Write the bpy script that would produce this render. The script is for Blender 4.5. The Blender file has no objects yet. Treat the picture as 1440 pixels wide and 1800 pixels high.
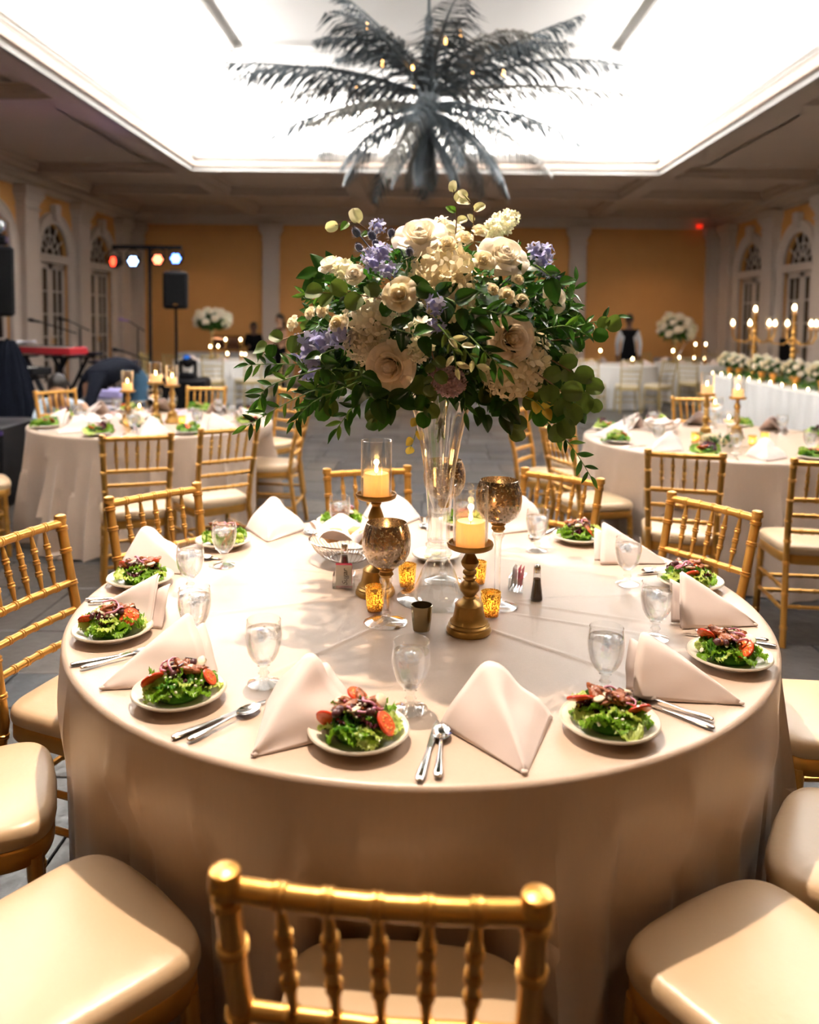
import bpy, bmesh, math, random
from math import pi, sin, cos, radians, sqrt, atan2
from mathutils import Vector, Matrix, noise
import numpy as np

S = bpy.context.scene
COL = S.collection
random.seed(7)

# ---------------------------------------------------------------- camera
cam_data = bpy.data.cameras.new('camera')
cam = bpy.data.objects.new('camera', cam_data)
COL.objects.link(cam)
S.camera = cam
PITCH, YAW, ROLL, EYE = radians(4), math.atan(22 / 1410), radians(0.7), 1.527
_f = Vector((-sin(YAW) * cos(PITCH), cos(YAW) * cos(PITCH), -sin(PITCH)))
_r = Vector((cos(YAW), sin(YAW), 0))
_u = _r.cross(_f)
_r2 = _r * cos(ROLL) + _u * sin(ROLL)
_u2 = _u * cos(ROLL) - _r * sin(ROLL)
cam.matrix_world = Matrix(((_r2.x, _u2.x, -_f.x, 0), (_r2.y, _u2.y, -_f.y, 0), (_r2.z, _u2.z, -_f.z, EYE), (0, 0, 0, 1)))
cam_data.sensor_fit = 'VERTICAL'
cam_data.sensor_height = 36
cam_data.sensor_width = 28.8
cam_data.lens = 1410 / 1800 * 36
cam_data.shift_y = -(900 - (564 + 1410 * math.tan(PITCH))) / 1800
cam_data.clip_start = 0.05
cam_data.dof.use_dof = True
cam_data.dof.focus_distance = 1.95
cam_data.dof.aperture_fstop = 2.4

# ---------------------------------------------------------------- world, exposure
w = bpy.data.worlds.new('night')
S.world = w
w.use_nodes = True
w.node_tree.nodes['Background'].inputs[0].default_value = (0.10, 0.13, 0.2, 1)
w.node_tree.nodes['Background'].inputs[1].default_value = 0.12
S.view_settings.view_transform = 'Standard'
S.view_settings.look = 'None'
S.view_settings.gamma = 1
S.view_settings.use_curve_mapping = False
S.view_settings.exposure = -0.24
S.cycles.max_bounces = 9
S.cycles.transparent_max_bounces = 18
S.cycles.transmission_bounces = 8
S.cycles.sample_clamp_indirect = 30
S.cycles.caustics_reflective = False
S.cycles.caustics_refractive = False


def lamp(name, kind, loc, energy, color, **kw):
    d = bpy.data.lights.new(name, kind)
    d.energy = energy
    d.color = color
    for k, v in kw.items():
        setattr(d, k, v)
    o = bpy.data.objects.new(name, d)
    COL.objects.link(o)
    o.location = loc
    return o


def aim(o, target):
    o.rotation_euler = (Vector(target) - o.location).to_track_quat('-Z', 'Y').to_euler()


# cove strips in the ceiling tray, shining up on the tray ceiling
TX, TY0, TY1 = 3.83, 2.7, 13.36      # edges of the tray opening
COVE = 900
for (x, y, sx, sy, e) in ((-TX - .3, 8.03, .12, 10.4, 1), (TX + .3, 8.03, .12, 10.4, 1), (0, TY1 + .3, 7.6, .12, .6), (0, TY0 - .3, 7.6, .12, .6)):
    l = lamp('cove_strip', 'AREA', (x, y, 4.20), COVE * e, (1, .97, .94), shape='RECTANGLE', size=sx, size_y=sy)
    if sx < sy:
        d_ = Vector((x * .62, y, 5.6)) - l.location
        l.rotation_euler = (pi, math.atan2(d_.x, d_.z), 0)
    else:
        d_ = Vector((x, y - 1.5 * (1 if y > 8 else -1), 5.6)) - l.location
        l.rotation_euler = (pi + math.atan2(-d_.y, d_.z), 0, 0)
# pin spots over the tables
WARM = (1.0, .80, .62)
for (x, y, z, tx, ty, e, ang) in ((-.38, 2.42, 3.86, -.02, 2.0, 900, 76), (-1.6, 6.0, 4.45, -1.95, 5.8, 190, 46), (2.3, 5.6, 4.45, 2.0, 5.3, 190, 46)):
    l = lamp('pin_spot', 'SPOT', (x, y, z), e, WARM, spot_size=radians(ang), spot_blend=.35, shadow_soft_size=.035)
    aim(l, (tx, ty, .76))
# warm fill downlights added in the outer ceiling for walls, seats and skirt
for (x, y, e) in ((-5.2, 17.4, 60), (-1.8, 17.6, 60), (1.8, 17.6, 60), (5.2, 17.4, 75), (5.5, 13.2, 55), (5.5, 9.5, 30), (-5.5, 13.2, 22), (-5.4, 6, 14), (5.4, 5, 25), (-2, 15, 40), (3.6, 15, 60), (-2.0, .5, 75), (2.0, .5, 75)):
    l = lamp('added_downlight', 'SPOT', (x, y, 3.88), e, (1, .72, .45), spot_size=radians(120), spot_blend=.8, shadow_soft_size=.3 if y == .5 else .06)


# ---------------------------------------------------------------- helpers
class MB:
    """collects quads and triangles, then links them as one mesh object"""

    def __init__(s):
        s.v, s.f, s.m = [], [], []

    def add(s, vs, fs, M=None, mi=0):
        o = len(s.v)
        s.v += [tuple(M @ Vector(v)) if M is not None else tuple(v) for v in vs]
        s.f += [tuple(i + o for i in f) for f in fs]
        s.m += [mi] * len(fs)
        return s

    def box(s, x0, x1, y0, y1, z0, z1, M=None, mi=0):
        v = [(x, y, z) for z in (z0, z1) for y in (y0, y1) for x in (x0, x1)]
        return s.add(v, [(0, 2, 3, 1), (4, 5, 7, 6), (0, 1, 5, 4), (2, 6, 7, 3), (0, 4, 6, 2), (1, 3, 7, 5)], M, mi)

    def bev(s, x0, x1, y0, y1, z0, z1, b=.005, M=None, mi=0):
        """box with a chamfered top and bottom rim and corners"""
        def ring(i, z):
            a, c_, d, e = x0 + i, x1 - i, y0 + i, y1 - i
            q = b
            return [(a + q, d, z), (c_ - q, d, z), (c_, d + q, z), (c_, e - q, z), (c_ - q, e, z), (a + q, e, z), (a, e - q, z), (a, d + q, z)]
        v = ring(b, z0) + ring(0, z0 + b) + ring(0, z1 - b) + ring(b, z1)
        f = [tuple(range(7, -1, -1)), tuple(range(24, 32))]
        for k in range(3):
            for i in range(8):
                j = (i + 1) % 8
                f.append((k * 8 + i, k * 8 + j, k * 8 + 8 + j, k * 8 + 8 + i))
        return s.add(v, f, M, mi)

    def lathe(s, prof, n=24, M=None, mi=0, close=False, fn=None):
        v, f = [], []
        for (r, z) in prof:
            for i in range(n):
                a = 2 * pi * i / n
                rr = r * (fn(a, z) if fn else 1)
                v.append((rr * cos(a), rr * sin(a), z))
        k = len(prof)
        for j in range(k - 1 + (1 if close else 0)):
            for i in range(n):
                i2 = (i + 1) % n
                j2 = (j + 1) % k
                f.append((j * n + i, j * n + i2, j2 * n + i2, j2 * n + i))
        if not close:
            if prof[0][0] > 1e-5:
                f.append(tuple(range(n - 1, -1, -1)))
            if prof[-1][0] > 1e-5:
                f.append(tuple((k - 1) * n + i for i in range(n)))
        return s.add(v, f, M, mi)

    def shell(s, prof, n=24, M=None, mi=0, fn=None):
        """open lathe without caps"""
        v, f = [], []
        for (r, z) in prof:
            for i in range(n):
                a = 2 * pi * i / n
                rr = r * (fn(a, z) if fn else 1)
                v.append((rr * cos(a), rr * sin(a), z))
        for j in range(len(prof) - 1):
            for i in range(n):
                i2 = (i + 1) % n
                f.append((j * n + i, j * n + i2, j * n + n + i2, j * n + n + i))
        return s.add(v, f, M, mi)

    def tube(s, pts, rad, n=8, mi=0, M=None, caps=True, flat=1):
        pts = [Vector(p) for p in pts]
        if not hasattr(rad, '__len__'):
            rad = [rad] * len(pts)
        v, f = [], []
        up = None
        for k, p in enumerate(pts):
            t = (pts[min(k + 1, len(pts) - 1)] - pts[max(k - 1, 0)])
            if t.length < 1e-9:
                t = Vector((0, 0, 1))
            t.normalize()
            if up is None:
                up = Vector((0, 0, 1)) if abs(t.z) < .9 else Vector((0, 1, 0))
            a = t.cross(up)
            if a.length < 1e-6:
                a = t.orthogonal()
            a.normalize()
            b = a.cross(t)
            up = b
            for i in range(n):
                q = 2 * pi * i / n
                v.append(p + a * cos(q) * rad[k] + b * sin(q) * rad[k] * flat)
        for k in range(len(pts) - 1):
            for i in range(n):
                j = (i + 1) % n
                f.append((k * n + i, k * n + j, k * n + n + j, k * n + n + i))
        if caps:
            f.append(tuple(range(n - 1, -1, -1)))
            f.append(tuple((len(pts) - 1) * n + i for i in range(n)))
        return s.add(v, f, M, mi)

    def grid(s, fn, nu, nv, M=None, mi=0, wrap=False):
        v = [fn(i / nu, j / nv) for j in range(nv + 1) for i in range(nu + (0 if wrap else 1))]
        k = nu if wrap else nu + 1
        f = []
        for j in range(nv):
            for i in range(nu):
                i2 = (i + 1) % k
                f.append((j * k + i, j * k + i2, j * k + k + i2, j * k + k + i))
        return s.add(v, f, M, mi)

    def ball(s, c, r, n=10, m=6, mi=0, sc=(1, 1, 1), M=None):
        v, f = [], []
        for j in range(m + 1):
            p = pi * j / m
            for i in range(n):
                a = 2 * pi * i / n
                v.append((c[0] + r * sc[0] * sin(p) * cos(a), c[1] + r * sc[1] * sin(p) * sin(a), c[2] + r * sc[2] * cos(p)))
        for j in range(m):
            for i in range(n):
                i2 = (i + 1) % n
                f.append((j * n + i2, j * n + i, j * n + n + i, j * n + n + i2))
        return s.add(v, f, M, mi)

    def mesh(s, name, mats, smooth=True, angle=None):
        me = bpy.data.meshes.new(name)
        me.from_pydata(s.v, [], s.f)
        if not isinstance(mats, (list, tuple)):
            mats = [mats]
        for m in mats:
            me.materials.append(m)
        me.polygons.foreach_set('material_index', s.m)
        if smooth:
            me.polygons.foreach_set('use_smooth', [True] * len(s.f))
            if angle:
                me.set_sharp_from_angle(angle=radians(angle))
        me.update()
        return me

    def build(s, name, mats, parent=None, smooth=True, angle=40, loc=None, kind=None):
        return inst(name, s.mesh(name, mats, smooth, angle), parent, loc, kind=kind)


def inst(name, me, parent=None, loc=None, rot=None, sc=None, M=None, kind=None):
    o = bpy.data.objects.new(name, me)
    COL.objects.link(o)
    if parent is not None:
        o.parent = parent
    if M is not None:
        o.matrix_local = M
    if loc is not None:
        o.location = loc
    if rot is not None:
        o.rotation_euler = rot
    if sc is not None:
        o.scale = sc if hasattr(sc, '__len__') else (sc, sc, sc)
    if kind:
        o['kind'] = kind
    return o


def tag(o, label=None, cat=None, group=None, kind=None):
    if label:
        o['label'] = label
    if cat:
        o['category'] = cat
    if group:
        o['group'] = group
    if kind:
        o['kind'] = kind
    return o


def thing(name, loc=(0, 0, 0), rz=0, label=None, cat=None, group=None):
    o = bpy.data.objects.new(name, None)
    o.empty_display_size = .05
    COL.objects.link(o)
    o.location = loc
    o.rotation_euler = (0, 0, rz)
    return tag(o, label, cat, group)


KIDS = {}


def kids(o):
    if o.name not in KIDS:
        KIDS[o.name] = list(o.children)
    return KIDS[o.name]


def copy_tree(o, parent=None):
    c = o.copy()
    COL.objects.link(c)
    if parent is not None:
        c.parent = parent
    for ch in kids(o):
        copy_tree(ch, c)
    return c


USED = set()


def place(proto, loc, rz, label, cat=None, group=None, sc=None):
    """the first call moves the prototype itself, later calls copy it"""
    if proto.name in USED:
        o = copy_tree(proto)
    else:
        USED.add(proto.name)
        kids(proto)
        for ch in kids(proto):
            kids(ch)
        o = proto
    o.location = loc
    o.rotation_euler = (0, 0, rz)
    if sc:
        o.scale = (sc, sc, sc)
    o['label'] = label
    if cat:
        o['category'] = cat
    if group:
        o['group'] = group
    elif 'group' in o:
        del o['group']
    return o


# ---------------------------------------------------------------- materials
def mat(name, col, rough=.5, metal=0, var=0.0, scale=20, bump=0, bscale=60, stretch=None, **kw):
    m = bpy.data.materials.new(name)
    m.use_nodes = True
    nt = m.node_tree
    b = nt.nodes['Principled BSDF']
    b.inputs['Base Color'].default_value = (*col, 1)
    b.inputs['Roughness'].default_value = rough
    b.inputs['Metallic'].default_value = metal
    for k, v in kw.items():
        b.inputs[k.replace('_', ' ')].default_value = v
    tc = nt.nodes.new('ShaderNodeTexCoord')
    if var:
        n = nt.nodes.new('ShaderNodeTexNoise')
        n.inputs['Scale'].default_value = scale
        n.inputs['Detail'].default_value = 4
        if stretch:
            mp = nt.nodes.new('ShaderNodeMapping')
            mp.inputs['Scale'].default_value = stretch
            nt.links.new(tc.outputs['Object'], mp.inputs[0])
            nt.links.new(mp.outputs[0], n.inputs[0])
        else:
            nt.links.new(tc.outputs['Object'], n.inputs[0])
        mx = nt.nodes.new('ShaderNodeMix')
        mx.data_type = 'RGBA'
        mx.inputs[6].default_value = (*[c * (1 - var) for c in col], 1)
        mx.inputs[7].default_value = (*[min(1, c * (1 + var)) for c in col], 1)
        nt.links.new(n.outputs[0], mx.inputs[0])
        nt.links.new(mx.outputs[2], b.inputs['Base Color'])
    if bump:
        n2 = nt.nodes.new('ShaderNodeTexNoise')
        n2.inputs['Scale'].default_value = bscale
        n2.inputs['Detail'].default_value = 3
        nt.links.new(tc.outputs['Object'], n2.inputs[0])
        bp = nt.nodes.new('ShaderNodeBump')
        bp.inputs['Strength'].default_value = bump
        bp.inputs['Distance'].default_value = .01
        nt.links.new(n2.outputs[0], bp.inputs['Height'])
        nt.links.new(bp.outputs[0], b.inputs['Normal'])
    return m


def emit(name, col, strength):
    m = bpy.data.materials.new(name)
    m.use_nodes = True
    nt = m.node_tree
    nt.nodes.remove(nt.nodes['Principled BSDF'])
    e = nt.nodes.new('ShaderNodeEmission')
    e.inputs[0].default_value = (*col, 1)
    e.inputs[1].default_value = strength
    nt.links.new(e.outputs[0], nt.nodes['Material Output'].inputs[0])
    return m


def thin_glass(name, tint=(.97, .98, .98), ior=1.5, rough=.02, boost=1.0, refl=(1, 1, 1), base=0.0):
    """thin-walled glass: clear with a mirror sheen that grows towards grazing"""
    m = bpy.data.materials.new(name)
    m.use_nodes = True
    nt = m.node_tree
    nt.nodes.remove(nt.nodes['Principled BSDF'])
    t = nt.nodes.new('ShaderNodeBsdfTransparent')
    t.inputs[0].default_value = (*tint, 1)
    g = nt.nodes.new('ShaderNodeBsdfGlossy')
    g.inputs['Color'].default_value = (*refl, 1)
    g.inputs['Roughness'].default_value = rough
    ge = nt.nodes.new('ShaderNodeNewGeometry')
    dt = nt.nodes.new('ShaderNodeVectorMath')
    dt.operation = 'DOT_PRODUCT'
    nt.links.new(ge.outputs['Normal'], dt.inputs[0])
    nt.links.new(ge.outputs['Incoming'], dt.inputs[1])
    ab = nt.nodes.new('ShaderNodeMath')
    ab.operation = 'ABSOLUTE'
    nt.links.new(dt.outputs['Value'], ab.inputs[0])
    om = nt.nodes.new('ShaderNodeMath')
    om.operation = 'SUBTRACT'
    om.inputs[0].default_value = 1
    nt.links.new(ab.outputs[0], om.inputs[1])
    pw = nt.nodes.new('ShaderNodeMath')
    pw.operation = 'POWER'
    pw.inputs[1].default_value = 4
    nt.links.new(om.outputs[0], pw.inputs[0])
    fr = nt.nodes.new('ShaderNodeMath')
    fr.operation = 'MULTIPLY_ADD'
    fr.inputs[1].default_value = .8
    fr.inputs[2].default_value = .035
    nt.links.new(pw.outputs[0], fr.inputs[0])
    mu = nt.nodes.new('ShaderNodeMath')
    mu.operation = 'MULTIPLY_ADD'
    mu.use_clamp = True
    mu.inputs[1].default_value = boost
    mu.inputs[2].default_value = base
    mx = nt.nodes.new('ShaderNodeMixShader')
    nt.links.new(fr.outputs[0], mu.inputs[0])
    nt.links.new(mu.outputs[0], mx.inputs[0])
    nt.links.new(t.outputs[0], mx.inputs[1])
    nt.links.new(g.outputs[0], mx.inputs[2])
    nt.links.new(mx.outputs[0], nt.nodes['Material Output'].inputs[0])
    return m


def solid_glass(name, clear=.45, col=(1, 1, 1), ior=1.45):
    """solid glass or water, partly passing light straight on so that it does not stand in black shade"""
    m = bpy.data.materials.new(name)
    m.use_nodes = True
    nt = m.node_tree
    nt.nodes.remove(nt.nodes['Principled BSDF'])
    t = nt.nodes.new('ShaderNodeBsdfTransparent')
    t.inputs[0].default_value = (*col, 1)
    g = nt.nodes.new('ShaderNodeBsdfGlass')
    g.inputs['Roughness'].default_value = .01
    g.inputs['IOR'].default_value = ior
    g.inputs['Color'].default_value = (*col, 1)
    mx = nt.nodes.new('ShaderNodeMixShader')
    mx.inputs[0].default_value = 1 - clear
    nt.links.new(t.outputs[0], mx.inputs[1])
    nt.links.new(g.outputs[0], mx.inputs[2])
    nt.links.new(mx.outputs[0], nt.nodes['Material Output'].inputs[0])
    return m


def speckled(name, metal_col, hole_col, scale, lo, hi, rough=.15):
    """mercury glass: metal film with worn specks that let the light inside through"""
    m = bpy.data.materials.new(name)
    m.use_nodes = True
    nt = m.node_tree
    b = nt.nodes['Principled BSDF']
    b.inputs['Base Color'].default_value = (*metal_col, 1)
    b.inputs['Metallic'].default_value = .9
    b.inputs['Roughness'].default_value = rough
    tc = nt.nodes.new('ShaderNodeTexCoord')
    n = nt.nodes.new('ShaderNodeTexNoise')
    n.inputs['Scale'].default_value = scale
    n.inputs['Detail'].default_value = 6
    n.inputs['Roughness'].default_value = .75
    nt.links.new(tc.outputs['Object'], n.inputs[0])
    r = nt.nodes.new('ShaderNodeMapRange')
    r.inputs[1].default_value = lo
    r.inputs[2].default_value = hi
    nt.links.new(n.outputs[0], r.inputs[0])
    tl = nt.nodes.new('ShaderNodeBsdfTranslucent')
    tl.inputs[0].default_value = (*hole_col, 1)
    tp = nt.nodes.new('ShaderNodeBsdfTransparent')
    tp.inputs[0].default_value = (*hole_col, 1)
    m2 = nt.nodes.new('ShaderNodeMixShader')
    m2.inputs[0].default_value = .4
    nt.links.new(tl.outputs[0], m2.inputs[1])
    nt.links.new(tp.outputs[0], m2.inputs[2])
    mx = nt.nodes.new('ShaderNodeMixShader')
    nt.links.new(r.outputs[0], mx.inputs[0])
    nt.links.new(b.outputs[0], mx.inputs[1])
    nt.links.new(m2.outputs[0], mx.inputs[2])
    nt.links.new(mx.outputs[0], nt.nodes['Material Output'].inputs[0])
    return m


def leafy(name, col, trans=.35, rough=.4, var=.25, scale=25, tcol=None):
    """leaf or petal: glossy skin with light shining through"""
    m = mat(name, col, rough, 0, var, scale)
    nt = m.node_tree
    b = nt.nodes['Principled BSDF']
    tl = nt.nodes.new('ShaderNodeBsdfTranslucent')
    tl.inputs[0].default_value = (*(tcol or (min(1, col[0] * 1.3), min(1, col[1] * 1.3), col[2] * .8)), 1)
    mx = nt.nodes.new('ShaderNodeMixShader')
    mx.inputs[0].default_value = trans
    nt.links.new(b.outputs[0], mx.inputs[1])
    nt.links.new(tl.outputs[0], mx.inputs[2])
    nt.links.new(mx.outputs[0], nt.nodes['Material Output'].inputs[0])
    return m


gold = mat('gold_paint', (.60, .32, .075), .32, .72, .18, 9, bump=.05, bscale=150)
gold_dark = mat('antique_brass', (.36, .20, .045), .36, .6, .35, 14, bump=.15, bscale=70)
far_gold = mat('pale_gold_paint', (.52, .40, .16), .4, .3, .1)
vinyl = mat('cream_vinyl', (.58, .42, .26), .34, 0, .04, 5, bump=.08, bscale=40)
white_paint = mat('white_trim_paint', (.62, .53, .47), .55, 0, .03, 3)
soffit_m = mat('ceiling_paint', (.62, .50, .42), .8, 0, .04, 2)
tray_m = mat('tray_white_paint', (.94, .93, .91), .7, 0, .01, 2)
wall_m = mat('orange_wallpaper', (.68, .34, .11), .8, 0, .05, 3, bump=.03, bscale=80)
slate_ms = [mat('slate_' + n, [q * .55 for q in c], r, 0, .45, 7, bump=.5, bscale=16) for n, c, r in (('grey', (.085, .083, .085), .34), ('blue', (.07, .078, .09), .3), ('dark', (.055, .05, .05), .4), ('brown', (.095, .08, .07), .36))]
grout_m = mat('grout', (.035, .033, .032), .8)
satin = mat('champagne_satin', (.51, .39, .30), .31, 0, .05, 150, bump=.10, bscale=420, Sheen_Weight=.12, stretch=(1, 1, .12))
linen = mat('pale_linen', (.84, .73, .66), .75, 0, .02, 30, bump=.05, bscale=500)
white_cloth = mat('white_cloth', (.74, .73, .72), .8, 0, .03, 6)
napkin_m = mat('blush_napkin', (.70, .59, .55), .7, 0, .02, 30, bump=.04, bscale=600, Sheen_Weight=.2)
china = mat('cream_china', (.74, .68, .58), .18, 0, .01)
steel = mat('polished_steel', (.75, .73, .70), .12, 1, .05)
wax = None
wax = leafy('ivory_wax', (.96, .84, .62), .45, .5, .02, 8, (1, .66, .32))
wick_m = mat('wick', (.03, .02, .01), .9, 0, .1)
flame_m = emit('flame', (1, .62, .22), 60)
glow_m = emit('bulb', (1, .72, .38), 30)
glass_m = thin_glass('clear_glass', boost=2.2, base=.03)
foot_glass = thin_glass('foot_glass', boost=2.6, base=.01)
solid_m = solid_glass('solid_glass', .72)
water_m = solid_glass('water', .5, (.97, .985, 1), 1.33)
ice_m = mat('ice', (.95, .97, 1), .15, 0, .02, Transmission_Weight=.6, IOR=1.2)
mercury = speckled('silver_mercury_glass', (.50, .42, .34), (1, .80, .5), 170, .545, .575, .16)
goldmerc = speckled('gold_mercury_glass', (.75, .48, .14), (1, .78, .3), 260, .46, .54, .25)
smoke_gold = mat('dull_gold_glass', (.33, .26, .14), .2, .8, .25, 30, stretch=(1, 1, .1))
black_m = mat('black_plastic', (.006, .006, .008), .6, 0, .2, bump=.1, bscale=120, Specular_IOR_Level=.2)
black_cloth = mat('black_fabric', (.007, .0075, .010), .95, 0, .2, Specular_IOR_Level=.1)
navy = mat('dark_navy_cloth', (.007, .009, .016), .95, 0, .2, Specular_IOR_Level=.1)
pane_m = mat('night_pane', (.02, .018, .016), .06, 0, .1, 3)
red_m = mat('red_lacquer', (.45, .02, .03), .3, 0, .1)
skin_m = mat('skin', (.52, .29, .18), .5, 0, .06, 10)
skin2_m = mat('dark_skin', (.16, .08, .05), .5, 0, .06, 10)
hair_m = mat('dark_hair', (.015, .011, .009), .5, 0, .3, 60)
shirt_m = mat('white_shirt', (.62, .63, .67), .8, 0, .04)
tomato_m = mat('tomato_flesh', (.80, .10, .02), .22, 0, .4, 60, bump=.4, bscale=120)
tomato_rim = mat('tomato_skin', (.65, .05, .015), .2, 0, .1)
# ================================================================ SETTING
XW, YB, YF, ZC = 6.9, 19.0, -3.0, 3.95


def struct(name, mb, m, parent=None, **k):
    return mb.build(name, m, parent, kind='structure', **k)


floor = struct('floor', MB().box(-XW - .2, XW + .2, YF - .2, YB + .2, -.12, -.012), grout_m)
# slate tiles in a running, uneven ashlar bond; the nearest ones singly, the rest joined
rng = random.Random(3)
tiles = []
rest = MB()
y = YF
row = 0
while y < YB:
    h = (.46, .31, .46, .62)[row % 4]
    x = -XW + rng.uniform(-.4, 0)
    while x < XW:
        wd = rng.choice((.31, .46, .46, .62, .78))
        x1 = min(x + wd, XW)
        tiles.append((max(x, -XW), x1, y, min(y + h, YB)))
        x += wd
    y += h
    row += 1


def near(t):
    cx, cy = (t[0] + t[1]) / 2, (t[2] + t[3]) / 2
    vis = cy > .9 and abs(cx) < cy * .56 + .3 and math.hypot(cx, cy - 2.18) > .75
    return cy if vis else 1e3 + cy


tiles.sort(key=near)
tmesh = {}
for k, t in enumerate(tiles):
    dz = rng.uniform(-.002, .0)
    if k < 300:
        key = (round(t[1] - t[0], 2), round(t[3] - t[2], 2), rng.randrange(4))
        if key not in tmesh:
            a, b_ = key[0] / 2 - .004, key[1] / 2 - .004
            tmesh[key] = MB().bev(-a, a, -b_, b_, -.014, 0, .003).mesh('slate_tile', slate_ms[key[2]], True, 30)
        inst('slate_tile', tmesh[key], floor, ((t[0] + t[1]) / 2, (t[2] + t[3]) / 2, dz))
    else:
        rest.box(t[0] + .004, t[1] - .004, t[2] + .004, t[3] - .004, -.014, dz, mi=rng.randrange(4))
rest.build('slate_tiles', slate_ms, floor, smooth=False, kind='stuff')

# walls: back wall, and side walls with arched openings
WIN_Y = (1.9, 4.1, 6.2, 8.4, 10.55, 12.75, 14.95, 17.1)
SILL_H, SPRING, RAD = .0, 2.66, .60


def arched_wall(name, sx):
    mb = MB()
    X = sx * XW
    th = sx * .25
    n = 14
    ys = [YF] + [v for wy in WIN_Y for v in (wy - RAD, wy + RAD)] + [YB]

    def quad(pts):
        a = [(X, p[0], p[1]) for p in pts]
        mb.add(a, [tuple(range(len(a)))])
    for i in range(0, len(ys), 2):
        quad([(ys[i], 0), (ys[i + 1], 0), (ys[i + 1], 4.1), (ys[i], 4.1)])
    for wy in WIN_Y:
        arc = [(wy - RAD * cos(pi * k / n), SPRING + RAD * sin(pi * k / n)) for k in range(n + 1)]
        for k in range(n):
            quad([arc[k], arc[k + 1], (arc[k + 1][0], 4.1), (arc[k][0], 4.1)])
        # reveal
        path = [(wy - RAD, 0)] + arc + [(wy + RAD, 0)]
        for k in range(len(path) - 1):
            p, q = path[k], path[k + 1]
            mb.add([(X, p[0], p[1]), (X, q[0], q[1]), (X + th, q[0], q[1]), (X + th, p[0], p[1])], [(0, 1, 2, 3)])
    return struct(name, mb, wall_m, smooth=False)


wall_l = arched_wall('wall_left', -1)
wall_r = arched_wall('wall_right', 1)
wall_b = struct('wall_back', MB().box(-XW - .2, XW + .2, YB, YB + .2, 0, 4.1), wall_m, smooth=False)
wall_f = struct('wall_front', MB().box(-XW - .2, XW + .2, YF - .2, YF, 0, 4.1), wall_m, smooth=False)

# arched french doors: casing, fanlight, door leaves, panes
n_door = 0


def french_door(X, sx, wy):
    global n_door
    n_door += 1
    def P(a, d, z):      # along the wall, towards the room, up
        return (X - sx * d, wy + a, z)
    def bx(mb, a0, a1, d0, d1, z0, z1):
        p, q = P(a0, d0, z0), P(a1, d1, z1)
        mb.box(min(p[0], q[0]), max(p[0], q[0]), min(p[1], q[1]), max(p[1], q[1]), z0, z1)
    fr = MB()
    n = 20
    prof = ((RAD - .02, .0), (RAD - .02, .05), (RAD + .05, .07), (RAD + .13, .06), (RAD + .17, .09), (RAD + .19, .0))
    path = [('s', 0.0)] + [('a', pi * k / n) for k in range(n + 1)] + [('e', 0.0)]
    vs = []
    for kind, a in path:
        for (r, d) in prof:
            if kind == 's':
                vs.append(P(-r, d, 0))
            elif kind == 'e':
                vs.append(P(r, d, 0))
            else:
                vs.append(P(-r * cos(a), d, SPRING + r * sin(a)))
    m = len(prof)
    fs = [(k * m + j, k * m + j + 1, k * m + m + j + 1, k * m + m + j) for k in range(len(path) - 1) for j in range(m - 1)]
    fr.add(vs, fs)
    fr.bev(*sorted((P(0, 0, 0)[0], P(0, .13, 0)[0])), wy - .09, wy + .09, SPRING + RAD + .02, SPRING + RAD + .33, .01)   # keystone
    door = struct('door_%d' % n_door, fr, white_paint, angle=30)
    # transom bar and outer frame
    tb = MB()
    bx(tb, -RAD, RAD, -.12, .06, SPRING - .14, SPRING)
    bx(tb, -RAD - .05, RAD + .05, .0, .10, SPRING - .05, SPRING + .0)
    tb.build('transom', white_paint, door, smooth=False)
    # fanlight glazing bars
    fb = MB()
    for k in range(1, 6):
        a = pi * k / 6
        c_, s_ = cos(a), sin(a)
        p0 = Vector(P(-.14 * c_, -.06, SPRING + .14 * s_))
        p1 = Vector(P(-RAD * c_, -.06, SPRING + RAD * s_))
        fb.tube([p0, p1], .017, 4)
    for r_ in (.16, .38):
        fb.tube([P(-r_ * cos(pi * k / 12), -.06, SPRING + r_ * sin(pi * k / 12)) for k in range(13)], .016, 4)
    fb.build('fanlight_bars', white_paint, door)
    pm = MB()
    pts = [P(0, -.10, SPRING)] + [P(-(RAD) * cos(pi * k / 16), -.10, SPRING + RAD * sin(pi * k / 16)) for k in range(17)]
    pm.add(pts, [(0, k, k + 1) for k in range(1, 17)])
    pm.build('fan_pane', pane_m, door, smooth=False)
    # two leaves, each with 2 x 5 panes
    for s in (-1, 1):
        lf = MB()
        a0, a1 = (-RAD, -.01) if s < 0 else (.01, RAD)
        zt = SPRING - .14
        st = .085
        bx(lf, a0, a0 + st, -.12, -.06, .02, zt)
        bx(lf, a1 - st, a1, -.12, -.06, .02, zt)
        bx(lf, a0, a1, -.12, -.06, .02, .30)
        bx(lf, a0, a1, -.12, -.06, zt - .1, zt)
        mid = (a0 + a1) / 2
        bx(lf, mid - .018, mid + .018, -.115, -.065, .3, zt - .1)
        hh = (zt - .1 - .3) / 5
        for k in range(1, 5):
            bx(lf, a0 + st, a1 - st, -.115, -.065, .3 + k * hh - .014, .3 + k * hh + .014)
        leaf = lf.build('door_leaf', white_paint, door, smooth=False)
        for k in range(5):
            for (q0, q1) in ((a0 + st, mid - .018), (mid + .018, a1 - st)):
                g = MB()
                bx(g, q0, q1, -.095, -.09, .3 + k * hh + .014, .3 + (k + 1) * hh - .014)
                g.build('pane', pane_m, leaf, smooth=False)
        h = MB()
        ha = -.05 if s < 0 else .05
        h.tube([P(ha, -.03, 1.0), P(ha, -.03, 1.14)], .008, 6)
        h.ball(P(ha, -.03, 1.05), .02, 8, 5)
        h.build('door_handle', gold, leaf)


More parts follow.
